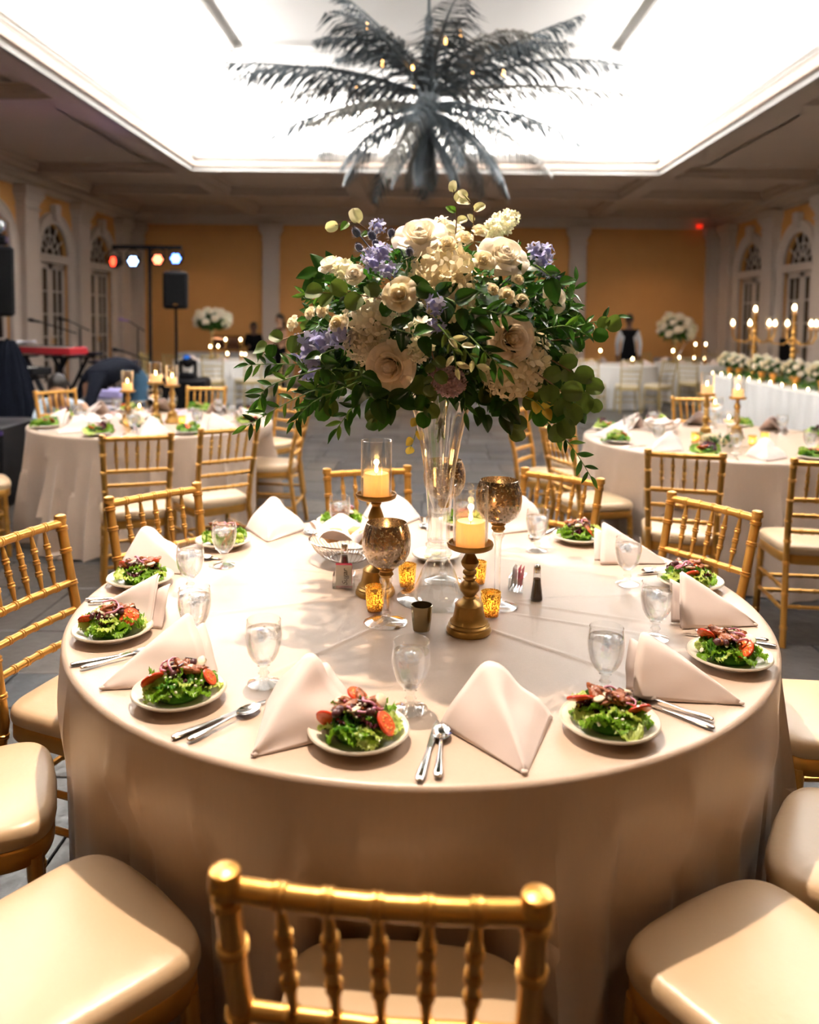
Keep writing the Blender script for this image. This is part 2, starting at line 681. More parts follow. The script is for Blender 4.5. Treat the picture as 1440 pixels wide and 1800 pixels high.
for wy in WIN_Y[3:]:
    french_door(-XW, -1, wy)
    french_door(XW, 1, wy)

# pilasters with base and capital
trim_n = 0


def pilaster(x0, x1, y0, y1):
    global trim_n
    trim_n += 1
    mb = MB()
    mb.box(x0, x1, y0, y1, 0, 3.46)
    for (e, z0, z1) in ((.05, 0, .18), (.03, .18, .24), (.03, 3.36, 3.40), (.02, 3.46, 3.52), (.05, 3.52, 3.58), (.08, 3.58, 3.74)):
        mb.bev(x0 - e, x1 + e, y0 - e, y1 + e, z0, z1, .01)
    struct('trim_%d' % trim_n, mb, white_paint, smooth=False)


for x in (-6.78, -3.58, 3.60, 6.78):
    pilaster(x - .19, x + .19, YB - .14, YB + .05)
for wy in (2.97, 5.15, 7.3, 9.45, 11.65, 13.85, 16.02, 18.25):
    for sx in (-1, 1):
        a, b_ = sorted((sx * XW, sx * (XW - .16)))
        pilaster(a - (.05 if sx < 0 else 0), b_ + (.05 if sx > 0 else 0), wy - .25, wy + .25)


def moulding(name, p0, p1, inward, z, prof, m, parent=None):
    """profile (out, up) swept from p0 to p1; inward is the unit vector into the room"""
    mb = MB()
    v = []
    for p in (p0, p1):
        for (o_, u_) in prof:
            v.append((p[0] + inward[0] * o_, p[1] + inward[1] * o_, z + u_))
    k = len(prof)
    mb.add(v, [(i, i + 1, k + i + 1, k + i) for i in range(k - 1)])
    return struct(name, mb, m, parent, smooth=False)


CR = ((0, -.22), (.04, -.20), (.05, -.13), (.12, -.08), (.14, -.02), (.22, 0), (.22, .05))
BB = ((.025, .0), (.025, .14), (.012, .17), (0, .18))
for nm, p0, p1, i_ in (('left', (-XW, YF), (-XW, YB), (1, 0)), ('right', (XW, YF), (XW, YB), (-1, 0)), ('back', (-XW, YB), (XW, YB), (0, -1))):
    trim_n += 1
    moulding('trim_%d' % trim_n, p0, p1, i_, ZC, CR, white_paint)
moulding('baseboard_back', (-XW, YB), (XW, YB), (0, -1), 0, BB, white_paint)
for sx, nm in ((-1, 'left'), (1, 'right')):
    mb = MB()
    ys = [YF] + [v for wy in WIN_Y for v in (wy - RAD - .19, wy + RAD + .19)] + [YB]
    for i in range(0, len(ys), 2):
        a, b_ = sorted((sx * XW, sx * (XW - .025)))
        mb.box(a, b_, ys[i], ys[i + 1], 0, .18)
    struct('baseboard_' + nm, mb, white_paint, smooth=False)

# ceiling: coffered soffit around a raised tray
ceil = MB()
TXo, TYo = TX + .75, .75
CO = ZC + .16            # coffer plane
for (a, b_, c_, d) in ((-XW - .2, -TX, YF - .2, YB + .2), (TX, XW + .2, YF - .2, YB + .2), (-TX, TX, TY1, YB + .2), (-TX, TX, YF - .2, TY0)):
    ceil.box(a, b_, c_, d, CO, CO + .02)
ceiling = struct('ceiling', ceil, soffit_m, smooth=False)


def beam(x0, x1, y0, y1, z0=ZC):
    mb = MB().box(x0, x1, y0, y1, z0, CO)
    e = .06
    mb.box(x0 - e, x1 + e, y0 - e, y1 + e, z0 + .07, CO)
    mb.build('ceiling_beam', soffit_m, ceiling, smooth=False)


BW = .32
beam(-TX - BW, -TX - .001, YF, YB)
beam(TX + .001, TX + BW, YF, YB)
beam(-TX, TX, TY1 + .001, TY1 + BW)
beam(-TX, TX, TY0 - BW, TY0 - .001)
for yy in (9.3, 13.85, 16.05, 4.9):
    for sx in (-1, 1):
        a, b_ = sorted((sx * (TX + BW), sx * XW))
        beam(a, b_, yy - .2, yy + .2)
beam(-TX, TX, 15.95, 16.25)
for xx in (-1.28, 1.28):
    beam(xx - .16, xx + .16, TY1 + BW, YB)
beam(-XW, XW, YB - .35, YB)
for sx in (-1, 1):
    a, b_ = sorted((sx * (XW - .35), sx * XW))
    beam(a, b_, YF, YB)
# tray
tr = MB()
ZL, ZT = 4.27, 4.95
for (x0, y0, x1, y1) in ((-TX, TY0, -TX, TY1), (TX, TY0, TX, TY1), (-TX, TY1, TX, TY1), (-TX, TY0, TX, TY0)):
    if x0 == x1:
        s = 1 if x0 > 0 else -1
        a, b_ = sorted((x0, x0 + s * .04))
        tr.box(a, b_, y0, y1, ZC, ZL - .09)
        a, b_ = sorted((x0 - s * .03, x0 + s * .05))
        tr.box(a, b_, y0, y1, ZL - .09, ZL - .05)
        a, b_ = sorted((x0 - s * .06, x0 + s * .05))
        tr.box(a, b_, y0, y1, ZL - .05, ZL)
        a, b_ = sorted((x0, x0 + s * .75))
        tr.box(a, b_, y0 - .7, y1 + .7, CO + .02, CO + .04)
        a, b_ = sorted((x0 + s * .75, x0 + s * .8))
        tr.box(a, b_, y0 - .8, y1 + .8, CO, ZT)
    else:
        s = 1 if y0 > 5 else -1
        a, b_ = sorted((y0, y0 + s * .04))
        tr.box(x0, x1, a, b_, ZC, ZL - .09)
        a, b_ = sorted((y0 - s * .03, y0 + s * .05))
        tr.box(x0, x1, a, b_, ZL - .09, ZL - .05)
        a, b_ = sorted((y0 - s * .06, y0 + s * .05))
        tr.box(x0, x1, a, b_, ZL - .05, ZL)
        a, b_ = sorted((y0, y0 + s * .75))
        tr.box(x0 - .7, x1 + .7, a, b_, CO + .02, CO + .04)
        a, b_ = sorted((y0 + s * .75, y0 + s * .8))
        tr.box(x0 - .8, x1 + .8, a, b_, CO, ZT)
tr.box(-TX - .8, TX + .8, TY0 - .8, TY1 + .8, ZT, ZT + .04)
struct('ceiling_tray', tr, tray_m, ceiling, smooth=False)
im = MB()
for (a, b_, c_, d) in ((-2.5, -2.42, 5.6, 10.4), (2.42, 2.5, 5.6, 10.4), (-2.5, 2.5, 10.32, 10.4), (-2.5, 2.5, 5.6, 5.68)):
    im.box(a, b_, c_, d, ZT - .05, ZT)
im.build('tray_moulding', tray_m, ceiling, smooth=False)
# can trims and lenses added at the fill downlights and the pin spot
for (x, y_) in ((-5.2, 17.4), (-1.8, 17.6), (1.8, 17.6), (5.2, 17.4), (5.5, 13.2), (5.5, 9.5), (-5.5, 13.2), (-5.4, 6), (5.4, 5), (-2, 15), (3.6, 15), (-2.0, .5), (2.0, .5), (-.38, 2.42)):
    t_ = thing('added_can_light', (x, y_, CO), 0, 'small round downlight added in the brown outer ceiling', 'ceiling light', 'downlights added to the outer ceiling')
    MB().shell([(.05, -.003), (.065, -.012), (.08, -.008), (.08, 0)], 20).build('trim_ring', white_paint, t_)
    MB().lathe([(.05, -.004), (.05, -.002)], 16).build('lens', glow_m if y_ < 7 else mat('lamp_lens', (.8, .7, .5), .4), t_)
ex = thing('exit_light', (6.35, 18.8, 3.78), 0, 'small glowing red light high at the right corner of the back wall', 'light')
MB().bev(-.07, .07, -.03, .03, -.05, .05, .01).build('housing', emit('red_glow', (1, .03, .01), 1.2), ex)
MB().tube([(0, 0, .05), (0, 0, .17)], .012, 6).build('stem', white_paint, ex)
# ================================================================ CHAIR
def bamboo(mb, pts, r, rings, n=10, ring=.0035, taper=None):
    """round stick through pts with raised double rings at the given fractions"""
    pts = [Vector(p) for p in pts]
    L = [0]
    for i in range(1, len(pts)):
        L.append(L[-1] + (pts[i] - pts[i - 1]).length)
    T = L[-1]
    stops = set([0.0, 1.0] + [l / T for l in L])
    prof = {}
    for q in rings:
        for d, e in ((-.008, 0), (-.006, ring), (-.002, ring), (-.0003, ring * .25), (.002, ring), (.006, ring), (.008, 0)):
            f_ = q + d / T
            if 0 <= f_ <= 1:
                stops.add(f_)
                prof[f_] = e
    if taper:
        stops.update((.12, .25, .5, .75, .88))
    out, rad = [], []
    for s_ in sorted(stops):
        d = s_ * T
        for i in range(1, len(pts)):
            if d <= L[i] + 1e-9:
                t = (d - L[i - 1]) / max(1e-9, L[i] - L[i - 1])
                out.append(pts[i - 1].lerp(pts[i], t))
                break
        rr = r
        if taper:
            rr = r * (taper + (1 - taper) * min(1, sin(pi * min(max(s_, 0), 1)) * 1.5))
        rad.append(rr + prof.get(s_, 0))
    mb.tube(out, rad, n)


POSTX = ((0, .178, -.225), (.43, .158, -.165), (.60, .163, -.185), (.71, .168, -.213), (.905, .173, -.256))


def post_at(z):
    for a, b_ in zip(POSTX, POSTX[1:]):
        if z <= b_[0] + 1e-9:
            t = (z - a[0]) / (b_[0] - a[0])
            return a[1] + (b_[1] - a[1]) * t, a[2] + (b_[2] - a[2]) * t
    return POSTX[-1][1], POSTX[-1][2]


def seat_outline(k, grow=0.0, n=48):
    """rounded trapezoid, wider and bowed at the front"""
    out = []
    for i in range(n):
        a = 2 * pi * i / n
        c_, s_ = cos(a), sin(a)
        e = .36
        x = abs(c_) ** e * (1 if c_ >= 0 else -1)
        y = abs(s_) ** e * (1 if s_ >= 0 else -1)
        wd = .172 + .032 * (y * .5 + .5)
        out.append(((wd + grow) * x * k, .012 + (.182 + grow) * y * k + .018 * (1 - x * x) * max(0, y)))
    return out


def make_chair(name='chiavari_chair', gold_mat=None, seat_mat=None, simple=False):
    g = gold_mat or gold
    sm = seat_mat or vinyl
    t = thing(name, cat='chair')
    n = 6 if simple else 12
    # cushion: soft stacked rings
    cu = MB()
    layers = [(.93, .430), (.985, .434), (1.0, .444), (1.0, .456), (.985, .467), (.95, .4745), (.88, .479), (.7, .4835), (.4, .4865), (.12, .4875)]
    N = 24 if simple else 56
    v = []
    for (k, z) in layers:
        for (x, y) in seat_outline(k, 0, N):
            wr = 0 if simple else .0012 * sin(31 * atan2(y, x)) * (1 if z < .46 else 0)
            v.append((x * (1 + wr), y * (1 + wr), z + .004 * max(0, (abs(x) - .12)) * 0))
    f = [tuple(range(N - 1, -1, -1)), tuple((len(layers) - 1) * N + i for i in range(N))]
    for j in range(len(layers) - 1):
        for i in range(N):
            i2 = (i + 1) % N
            f.append((j * N + i, j * N + i2, j * N + N + i2, j * N + N + i))
    cu.add(v, f)
    c_ = cu.build('seat_cushion', sm, t)
    fr = MB()
    v = []
    for (k, z) in ((.88, .385), (.96, .385), (.975, .39), (.975, .425), (.96, .43), (.86, .43)):
        v += [(x, y, z) for (x, y) in seat_outline(k, 0, N)]
    f = [tuple(range(5 * N, 6 * N))]
    for j in range(5):
        for i in range(N):
            i2 = (i + 1) % N
            f.append((j * N + i, j * N + i2, j * N + N + i2, j * N + N + i))
    f.append(tuple(range(N - 1, -1, -1)))
    fr.add(v, f)
    if simple:
        for s in (-1, 1):
            fr.tube([(s * x, y, z) for z, x, y in POSTX], .014, 6)
            fr.tube([(s * .178, .165, 0), (s * .17, .155, .4)], .013, 6)
        for z in (.89, .71, .63, .55):
            x, y = post_at(z)
            fr.tube([(-x, y, z), (x, y, z)], .011, 6)
        for k in range(5):
            x = (-.11 + .055 * k)
            fr.tube([(x * 1.02, post_at(.89)[1], .89), (x, post_at(.71)[1], .71)], .007, 5)
        for z in (.16, .25):
            fr.tube([(-.17, .16, z), (.17, .16, z)], .009, 5)
            for s in (-1, 1):
                fr.tube([(s * .175, -.2, z), (s * .175, .16, z)], .009, 5)
        fr.build('frame', g, t)
        return t
    fr.build('seat_frame', g, t)
    for s in (-1, 1):
        mb = MB()
        bamboo(mb, [(s * x, y, z) for z, x, y in POSTX], .0150, [.1, .27, .43, .55, .66, .78, .89, .965], n)
        x, y = post_at(.93)
        mb.lathe([(.0155, -.012), (.0185, -.010), (.0185, -.002), (.0175, 0), (.0185, .003), (.0185, .006), (.0165, .010), (.010, .0125), (0, .013)], 20, Matrix.Translation((s * x, y, .904)))
        mb.build('back_post', g, t)
        mb = MB()
        bamboo(mb, [(s * .182, .178, 0), (s * .17, .160, .40)], .0165, [.12, .38, .55, .80], n)
        mb.build('front_leg', g, t)
        for z in (.17, .27):
            mb = MB()
            bamboo(mb, [(s * post_at(z)[0], post_at(z)[1], z), (s * .176, .168, z)], .0095, [.25, .5, .75], 8, .0025)
            mb.build('stretcher', g, t)
    for z in (.15, .23):
        mb = MB()
        bamboo(mb, [(-.178, .171, z), (.178, .171, z)], .0095, [.2, .4, .6, .8], 8, .0025)
        mb.build('stretcher', g, t)
    mb = MB()
    bamboo(mb, [(-.17, post_at(.19)[1], .19), (.17, post_at(.19)[1], .19)], .0095, [.2, .5, .8], 8, .0025)
    mb.build('stretcher', g, t)
    x, y = post_at(.89)
    mb = MB()
    bamboo(mb, [(-x, y, .89), (-x * .5, y - .008, .89), (0, y - .011, .89), (x * .5, y - .008, .89), (x, y, .89)], .0135, [.185, .34, .5, .66, .815], n, .002)
    mb.build('top_rail', g, t)
    for z in (.71, .63, .55):
        x2, y2 = post_at(z)
        mb = MB()
        bamboo(mb, [(-x2, y2, z), (0, y2 - .008, z), (x2, y2, z)], .0115 if z > .7 else .0105, [.185, .34, .5, .66, .815], n, .0025)
        mb.build('back_rail', g, t)
    ytop, ybot = y, post_at(.71)[1]
    for q in (.185, .34, .5, .66, .815):
        xt = -x + 2 * x * q
        xb = (-post_at(.71)[0] + 2 * post_at(.71)[0] * q) * .97
        mb = MB()
        bamboo(mb, [(xt, ytop - .008, .884), (xb, ybot - .006, .717)], .0082, [.3, .5, .7], 10, .0026, taper=.5)
        mb.build('spindle', g, t)
    return t


chair0 = make_chair()


def chair(x, y, fx, fy, label, group):
    return place(chair0, (x, y, 0), atan2(fy, fx) - pi / 2, label, 'chair', group)


G1 = 'gold chiavari chairs around the main table'
CX, CY, CR_ = .001, 2.182, .915
main_chairs = [   # x, y, facing, pushed in?
    (-.021, 1.093, .076, .997, 0, 'gold chiavari chair with its back to the camera, bottom centre of the photo'),
    (-.612, 1.257, .65, .76, 0, 'gold chair with cream seat filling the bottom left corner'),
    (-1.02, 1.675, .89, .454, 0, 'cream seat chair at left edge, just above the bottom left corner seat'),
    (-.917, 2.19, .96, -.28, 1, 'gold chair at left edge of photo with its ladder back in full view'),
    (-.759, 2.65, .75, -.66, 1, 'gold chair tucked in at left rear of the main table, tilted ladder back'),
    (-.145, 3.08, .30, -.95, 1, 'gold chair tucked in behind the bread bowl at rear of main table'),
    (.417, 3.057, -.62, -.78, 1, 'gold chair tucked in behind main table right of the trumpet vase'),
    (.806, 2.631, -.83, -.56, 1, 'gold chair tucked in at right rear of main table, tilted ladder back'),
    (1.13, 2.165, -1, -.02, 0, 'chair with cream seat at right edge, level with the rightmost salad'),
    (.94, 1.545, -.83, .55, 0, 'chair with cream seat at right edge, just above the bottom right corner seat'),
    (.602, 1.232, -.53, .85, 0, 'gold chair with cream seat filling the bottom right corner'),
]
for (x, y, fx, fy, inn, lb) in main_chairs:
    chair(x, y, fx, fy, lb, G1)


# ================================================================ TABLES
def smooth01(t):
    t = max(0, min(1, t))
    return t * t * (3 - 2 * t)


def wrap(a):
    return (a + pi) % (2 * pi) - pi


def make_table(x, y, R, label, group):
    t = thing('round_table', (x, y, 0), 0, label, 'table', group)
    MB().lathe([(R - .06, .735), (R - .02, .737), (R - .012, .745), (R - .012, .752), (R - .02, .758), (0, .758)], 48).build('tabletop', mat('table_wood', (.3, .17, .08), .5, 0, .2), t)
    for k in range(4):
        a = pi / 4 + k * pi / 2
        mb = MB().tube([(.38 * cos(a), .38 * sin(a), 0), (.33 * cos(a), .33 * sin(a), .735)], .015, 8)
        mb.build('leg', black_m, t)
    return t


def make_cloth(x, y, R, label, m, seed, pushed=(), free=(), detail=1.0, group=None, creases=()):
    """round cloth: flat top, rolled edge, folds growing towards the floor; lies in under pushed-in chairs"""
    rn = random.Random(seed)
    waves = [(rn.choice((5, 7, 9, 11, 14, 17, 19)), rn.uniform(0, 6.28), rn.uniform(.5, 1)) for _ in range(5)]
    nT = int(360 * detail)
    rings = [0, .1, .2, .3, .4, .5, .6, .7, .78, .84, .88] if not creases else [i / 60 for i in range(59)]
    rings = [r * R for r in rings if r * R < R - .012]
    zs = [i / 44 for i in range(1, 45)]
    v, f = [], []

    def crease(px, py):
        h = .0006 * noise.noise(Vector((px * 5, py * 5, seed)))
        for (ax, ay, bx_, by_, hh, wd) in creases:
            dx, dy = bx_ - ax, by_ - ay
            L2 = dx * dx + dy * dy
            t = max(0, min(1, ((px - ax) * dx + (py - ay) * dy) / L2))
            qx, qy = ax + dx * t, ay + dy * t
            d = math.hypot(px - qx, py - qy)
            h += hh * math.exp(-(d / wd) ** 2) * min(1, 6 * t) * min(1, 6 * (1 - t) + .2)
        return h

    for r in rings:
        for i in range(nT):
            a = 2 * pi * i / nT
            px, py = r * cos(a), r * sin(a)
            v.append((px, py, .762 + crease(px, py)))
    for e in (0, .35, .7, 1):
        for i in range(nT):
            a = 2 * pi * i / nT
            q = e * pi / 2
            r = R - .012 + .012 * sin(q)
            px, py = r * cos(a), r * sin(a)
            v.append((px, py, .762 - .012 * (1 - cos(q)) + crease(px, py) * (1 - e)))
    for t in zs:
        z = .75 - t * .745
        for i in range(nT):
            a = 2 * pi * i / nT
            s_ = sum(A * sin(k * a + p + .5 * t * sin(3 * a + p)) for k, p, A in waves) / 2.2
            fold = (1 - abs(s_)) ** 2 * (1 if s_ > 0 else .45)       # narrow ridges, broad flats
            tt = smooth01(t * 1.05)
            amp = .085 * t + .09 * tt
            r = R + .006 * t + amp * (fold - .15)
            r += .006 * t * noise.noise(Vector((cos(a) * 6, sin(a) * 6, t * 5 + seed)))
            for (ca, lim) in pushed:
                d = abs(wrap(a - ca))
                k = smooth01((.34 - d) / .15) * smooth01((t - .04) / .22)
                r = r * (1 - k) + min(r, lim) * k
            for (ca, lim) in free:
                d = abs(wrap(a - ca))
                k = smooth01((.25 - d) / .10) * smooth01((t - .08) / .27)
                r = r * (1 - k) + min(r, lim - .035 * fold * tt) * k
            v.append((r * cos(a), r * sin(a), z))
    nr = len(rings) + 4 + len(zs)
    for j in range(nr - 1):
        for i in range(nT):
            i2 = (i + 1) % nT
            f.append((j * nT + i, j * nT + nT + i, j * nT + nT + i2, j * nT + i2)[::-1] if False else (j * nT + i, j * nT + i2, j * nT + nT + i2, j * nT + nT + i)[::-1])
    mb = MB()
    mb.add(v, f)
    o = mb.build('tablecloth', m, None, loc=(x, y, 0))
    return tag(o, label, 'tablecloth', group)


GT = 'round banquet tables'
make_table(CX, CY, CR_, 'main round banquet table in the foreground under its champagne cloth', GT)
push, free = [], []
for (x, y, fx, fy, inn, lb) in main_chairs:
    a = atan2(y - CY, x - CX)
    r = math.hypot(x - CX, y - CY)
    (push if inn else free).append((a, r - .235 if inn else max(r - .225, .86)))
CRE = [(-.9, 2.6 - CY, .9, 1.9 - CY, .0022, .008), (-.62, -.2, -.05, .05, .0022, .007), (.05, -.12, .62, -.62, .0025, .007), (-.35, -.55, -.05, -.15, .002, .006),
       (.1, -.05, .85, .1, .0016, .008), (-.8, .05, -.2, .12, .0016, .008), (.2, -.1, .75, -.32, .0018, .006)]
make_cloth(CX, CY, CR_, 'champagne satin tablecloth over the main table, hanging to the floor', satin, 4, push, free, 1.35, 'champagne tablecloths', CRE)

# ================================================================ TABLEWARE
Z = .7625
# --- salad plate
pl = thing('salad_plate', cat='plate')
MB().lathe([(0, 0), (.052, 0), (.054, .004), (.060, .006), (.080, .015), (.091, .0195), (.0935, .022), (.0925, .0245), (.088, .0235), (.076, .0185), (.060, .011), (.052, .0085), (0, .008)], 56).build('dish', china, pl)
MB().shell([(.0885, .0242), (.0915, .0262), (.0932, .0236)], 56).build('rim', china, pl)

# --- leaves for salads
lett_ms = [leafy('frilly_green_lettuce', (.17, .34, .02), .3, .3, .5, 90), leafy('pale_lettuce', (.50, .62, .16), .35, .3, .4, 60),
           leafy('dark_green_lettuce', (.07, .22, .02), .25, .3, .5, 70), leafy('red_leaf_lettuce', (.08, .012, .02), .2, .25, .6, 60)]


def lettuce_mesh(seed, m, L=.06, W=.045):
    rn = random.Random(seed)
    o = Vector((rn.uniform(0, 50), rn.uniform(0, 50), 0))
    nu, nv = 16, 12

    def fn(u, v_):
        x = (u - .5) * 2
        wd = W * .5 * (.3 + 1.1 * sin(pi * min(1, .12 + v_ * .75)))
        edge = max(abs(x), v_ * .95)
        fr = smooth01((edge - .45) / .55)
        px = x * wd * (1 + .18 * fr * sin(v_ * 34 + seed))
        py = (v_ - .5) * L * (1 + .10 * fr * sin(x * 19 + seed * 2))
        pz = .010 * x * x - .012 * (v_ - .5) ** 2 * 4 + fr * .0055 * (sin(x * 21 + v_ * 17 + seed) + sin(v_ * 31 - x * 9)) + .006 * noise.noise(Vector((px * 60, py * 60, 0)) + o)
        return (px, py, pz)
    return MB().grid(fn, nu, nv).mesh('lettuce_leaf', m)


LETT = [lettuce_mesh(i * 3 + 1, lett_ms[(0, 1, 2, 0, 3, 1, 0, 3)[i]], .055 + .01 * (i % 3), .045 + .008 * (i % 2)) for i in range(8)]
# tomato slice
tm = MB().lathe([(0, .0), (.017, 0), (.0215, .0006)], 28)
tm.lathe([(.0215, .0006), (.0228, .003), (.0215, .0056)], 28, mi=1)
tm.lathe([(.0215, .0056), (.017, .0062), (0, .0062)], 28)
for k in range(5):
    a = 2 * pi * k / 5
    for q in (-.25, .25):
        tm.ball((.0115 * cos(a + q), .0115 * sin(a + q), .0064), .0028, 6, 4, 2, (1.3, .9, .4))
seed_m = mat('tomato_seed_gel', (.85, .30, .05), .1, 0, .2, 200)
TOM = tm.mesh('tomato_slice', [tomato_m, tomato_rim, seed_m], True, 50)
onion_m = mat('red_onion', (.62, .25, .38), .3, 0, .35, 40, Subsurface_Weight=.1)
ONI = MB().tube([(.020 * cos(a * pi / 12), .020 * sin(a * pi / 12), .002 * sin(a)) for a in range(21)], .0016, 6, flat=1.6).mesh('onion_ring', onion_m)
olive_m = mat('dark_olive', (.09, .03, .035), .12, 0, .4, 50)
OLI = MB().ball((0, 0, 0), .0085, 12, 8, 0, (1.3, 1, 1)).mesh('olive', olive_m)
chick_m = mat('glazed_walnut_brown', (.30, .09, .03), .2, 0, .6, 60, bump=.6, bscale=120)


def lump(seed, r, sc, m, name):
    o = Vector((seed * 7.1, 3, 1))
    mb = MB()
    n, k = 10, 7
    v, f = [], []
    for j in range(k + 1):
        p = pi * j / k
        for i in range(n):
            a = 2 * pi * i / n
            d = Vector((sin(p) * cos(a), sin(p) * sin(a), cos(p)))
            q = r * (1 + .35 * noise.noise(d * 2.2 + o))
            v.append((d.x * q * sc[0], d.y * q * sc[1], d.z * q * sc[2]))
    for j in range(k):
        for i in range(n):
            i2 = (i + 1) % n
            f.append((j * n + i2, j * n + i, j * n + n + i, j * n + n + i2))
    mb.add(v, f)
    return mb.mesh(name, m)


CHK = [lump(i, .013, (1.7, .7, .5), chick_m, 'meat_strip') for i in range(3)]
mush_m = mat('pale_mushroom', (.72, .58, .42), .5, 0, .25, 50)
MUS = [lump(i + 5, .012, (1.3, 1, .35), mush_m, 'mushroom_slice') for i in range(2)]
cheese_m = mat('crumbled_cheese', (.88, .84, .72), .6, 0, .05)
dress_m = mat('balsamic_dressing', (.06, .012, .005), .06, 0, .3)


def make_salad(seed, spec, full=True, name='green_salad'):
    """spec: list of tomatoes (x, y, z, tilt x, tilt y, size)"""
    rn = random.Random(seed)
    t = thing(name, cat='salad')
    nl = 40 if full else 9
    MB().ball((0, 0, .008), .041, 20, 8, 0, (1.1, 1.1, .42)).build('leaf_bed', lett_ms[2], t)
    for i in range(nl):
        a = 2.4 * i + rn.uniform(-.4, .4)
        r = (.060 * sqrt((i + .5) / nl))
        h = .017 + .022 * (1 - (r / .065) ** 2) + rn.uniform(-.003, .005)
        k = rn.choice((0, 1, 3, 5, 6, 0)) if r > .045 else rn.randrange(8)
        M = Matrix.Translation((r * cos(a), r * sin(a), h)) @ Matrix.Rotation(a - pi / 2 + rn.uniform(-.8, .8), 4, 'Z') @ Matrix.Rotation(rn.uniform(-.1, .8) if r < .042 else rn.uniform(-.35, .4), 4, 'X') @ Matrix.Rotation(rn.uniform(-.7, .7), 4, 'Y') @ Matrix.Scale(rn.uniform(.45, .8) * (1 if full else 2), 4)
        inst('lettuce_leaf', LETT[k], t, M=M)
    for (x, y, z, rx, ry, s) in spec:
        inst('tomato_slice', TOM, t, (x * .98, y * .98 - .002, z + .006), (rx + rn.uniform(-.25, .1), ry + rn.uniform(-.3, .3), rn.uniform(0, 6)), s * rn.uniform(.88, 1.02))
    if full:
        for i in range(3):
            inst('onion_ring', ONI, t, (rn.uniform(-.03, .03), rn.uniform(-.02, .03), .053 + rn.uniform(-.004, .006)), (rn.uniform(-.8, .8), rn.uniform(-.8, .8), rn.uniform(0, 6)), rn.uniform(.8, 1.15))
        for i in range(11):
            inst('meat_strip', CHK[i % 3], t, (rn.uniform(-.032, .032), rn.uniform(-.015, .032), .052 + rn.uniform(-.005, .008)), (rn.uniform(-.5, .5), rn.uniform(-.5, .5), rn.uniform(0, 6)), rn.uniform(.8, 1.2))
        for i in range(4):
            inst('olive', OLI, t, (rn.uniform(-.04, .04), rn.uniform(-.03, .03), .052 + rn.uniform(-.006, .005)), (0, 0, rn.uniform(0, 6)), rn.uniform(.75, 1.05))
        for i in range(3):
            inst('mushroom_slice', MUS[i % 2], t, (rn.uniform(-.03, .04), rn.uniform(-.03, .03), .055), (rn.uniform(-.6, .6), rn.uniform(-.6, .6), rn.uniform(0, 6)), rn.uniform(.9, 1.2))
        cr = MB()
        for i in range(34):
            a, r = rn.uniform(0, 6.28), rn.uniform(.0, .062)
            cr.ball((r * cos(a), r * sin(a), .058 - .034 * (r / .062) ** 2 + rn.uniform(-.003, .002)), rn.uniform(.0018, .0042), 5, 4, 0, (1, .8, .7))
        cr.build('cheese_crumbs', cheese_m, t, kind='stuff')
        dr = MB()
        for i in range(7):
            a, r = rn.uniform(0, 6.28), rn.uniform(.0, .03)
            p = Vector((r * cos(a), r * sin(a), .064))
            q = [p + Vector((rn.uniform(-.012, .012), rn.uniform(-.012, .012), -.004 * k)) for k in range(3)]
            dr.tube(q, [.0018, .003, .0012], 6, flat=.6)
        dr.build('dressing', dress_m, t)
    else:
        inst('meat_strip', CHK[0], t, (0, .01, .05), (0, 0, 1), 1.3)
        inst('olive', OLI, t, (.02, -.01, .05))
    return t


def P0(r, deg, cx=CX, cy=CY):
    return cx + r * cos(radians(deg)), cy + r * sin(radians(deg))


tom_front = [(-.056, -.020, .030, .95, -.25, 1.05), (.050, -.028, .030, .85, .3, 1.05), (-.008, .050, .045, .5, .1, 1.0)]
settings = [  # angle, plate radius, tomatoes, salad turn, place words
    (-98, .775, tom_front, 0, 'at front centre of the main table'),
    (-127.4, .79, [(-.044, -.026, .034, 1.0, -.1, 1.1), (.060, .006, .03, .5, .7, .8)], .1, 'at front left of the main table'),
    (-156.9, .80, [(-.052, -.018, .030, .95, -.3, 1.1), (.046, -.01, .036, .7, .5, 1.1)], .3, 'at the left edge of the main table'),
    (175.4, .805, [(-.048, .0, .034, .8, -.9, 1.0), (.035, .01, .045, .7, .4, .9)], .2, 'at upper left of main table between napkins'),
    (144.9, .81, [(.0, -.03, .036, .8, .2, .9)], .5, 'at back left behind a water goblet'),
    (111.5, .80, [(.0, -.01, .04, .6, .2, .9)], .9, 'at the back, behind the bread bowl'),
    (78.5, .80, [(.0, -.03, .04, .6, .2, .9)], 1.4, 'at the back, behind the trumpet vase'),
    (46.9, .815, [(.03, -.04, .03, .8, .2, .8)], .7, 'at back right of the main table'),
    (9, .80, [(-.01, -.04, .032, .9, .1, 1.0), (.01, .01, .05, .5, .2, .8)], .2, 'half behind the tall right napkin'),
    (-29.7, .81, [(.018, -.040, .034, 1.0, .25, 1.15), (-.05, .018, .04, .6, -.6, 1.05)], 0, 'at right edge of the main table'),
    (-63.2, .80, [(.050, -.022, .032, 1.0, .3, 1.15), (-.056, .006, .040, .35, -.75, 1.15)], 0, 'at front right of the main table'),
]
# --- napkin folded to a standing pyramid (opening towards +Y, tail at -Y)


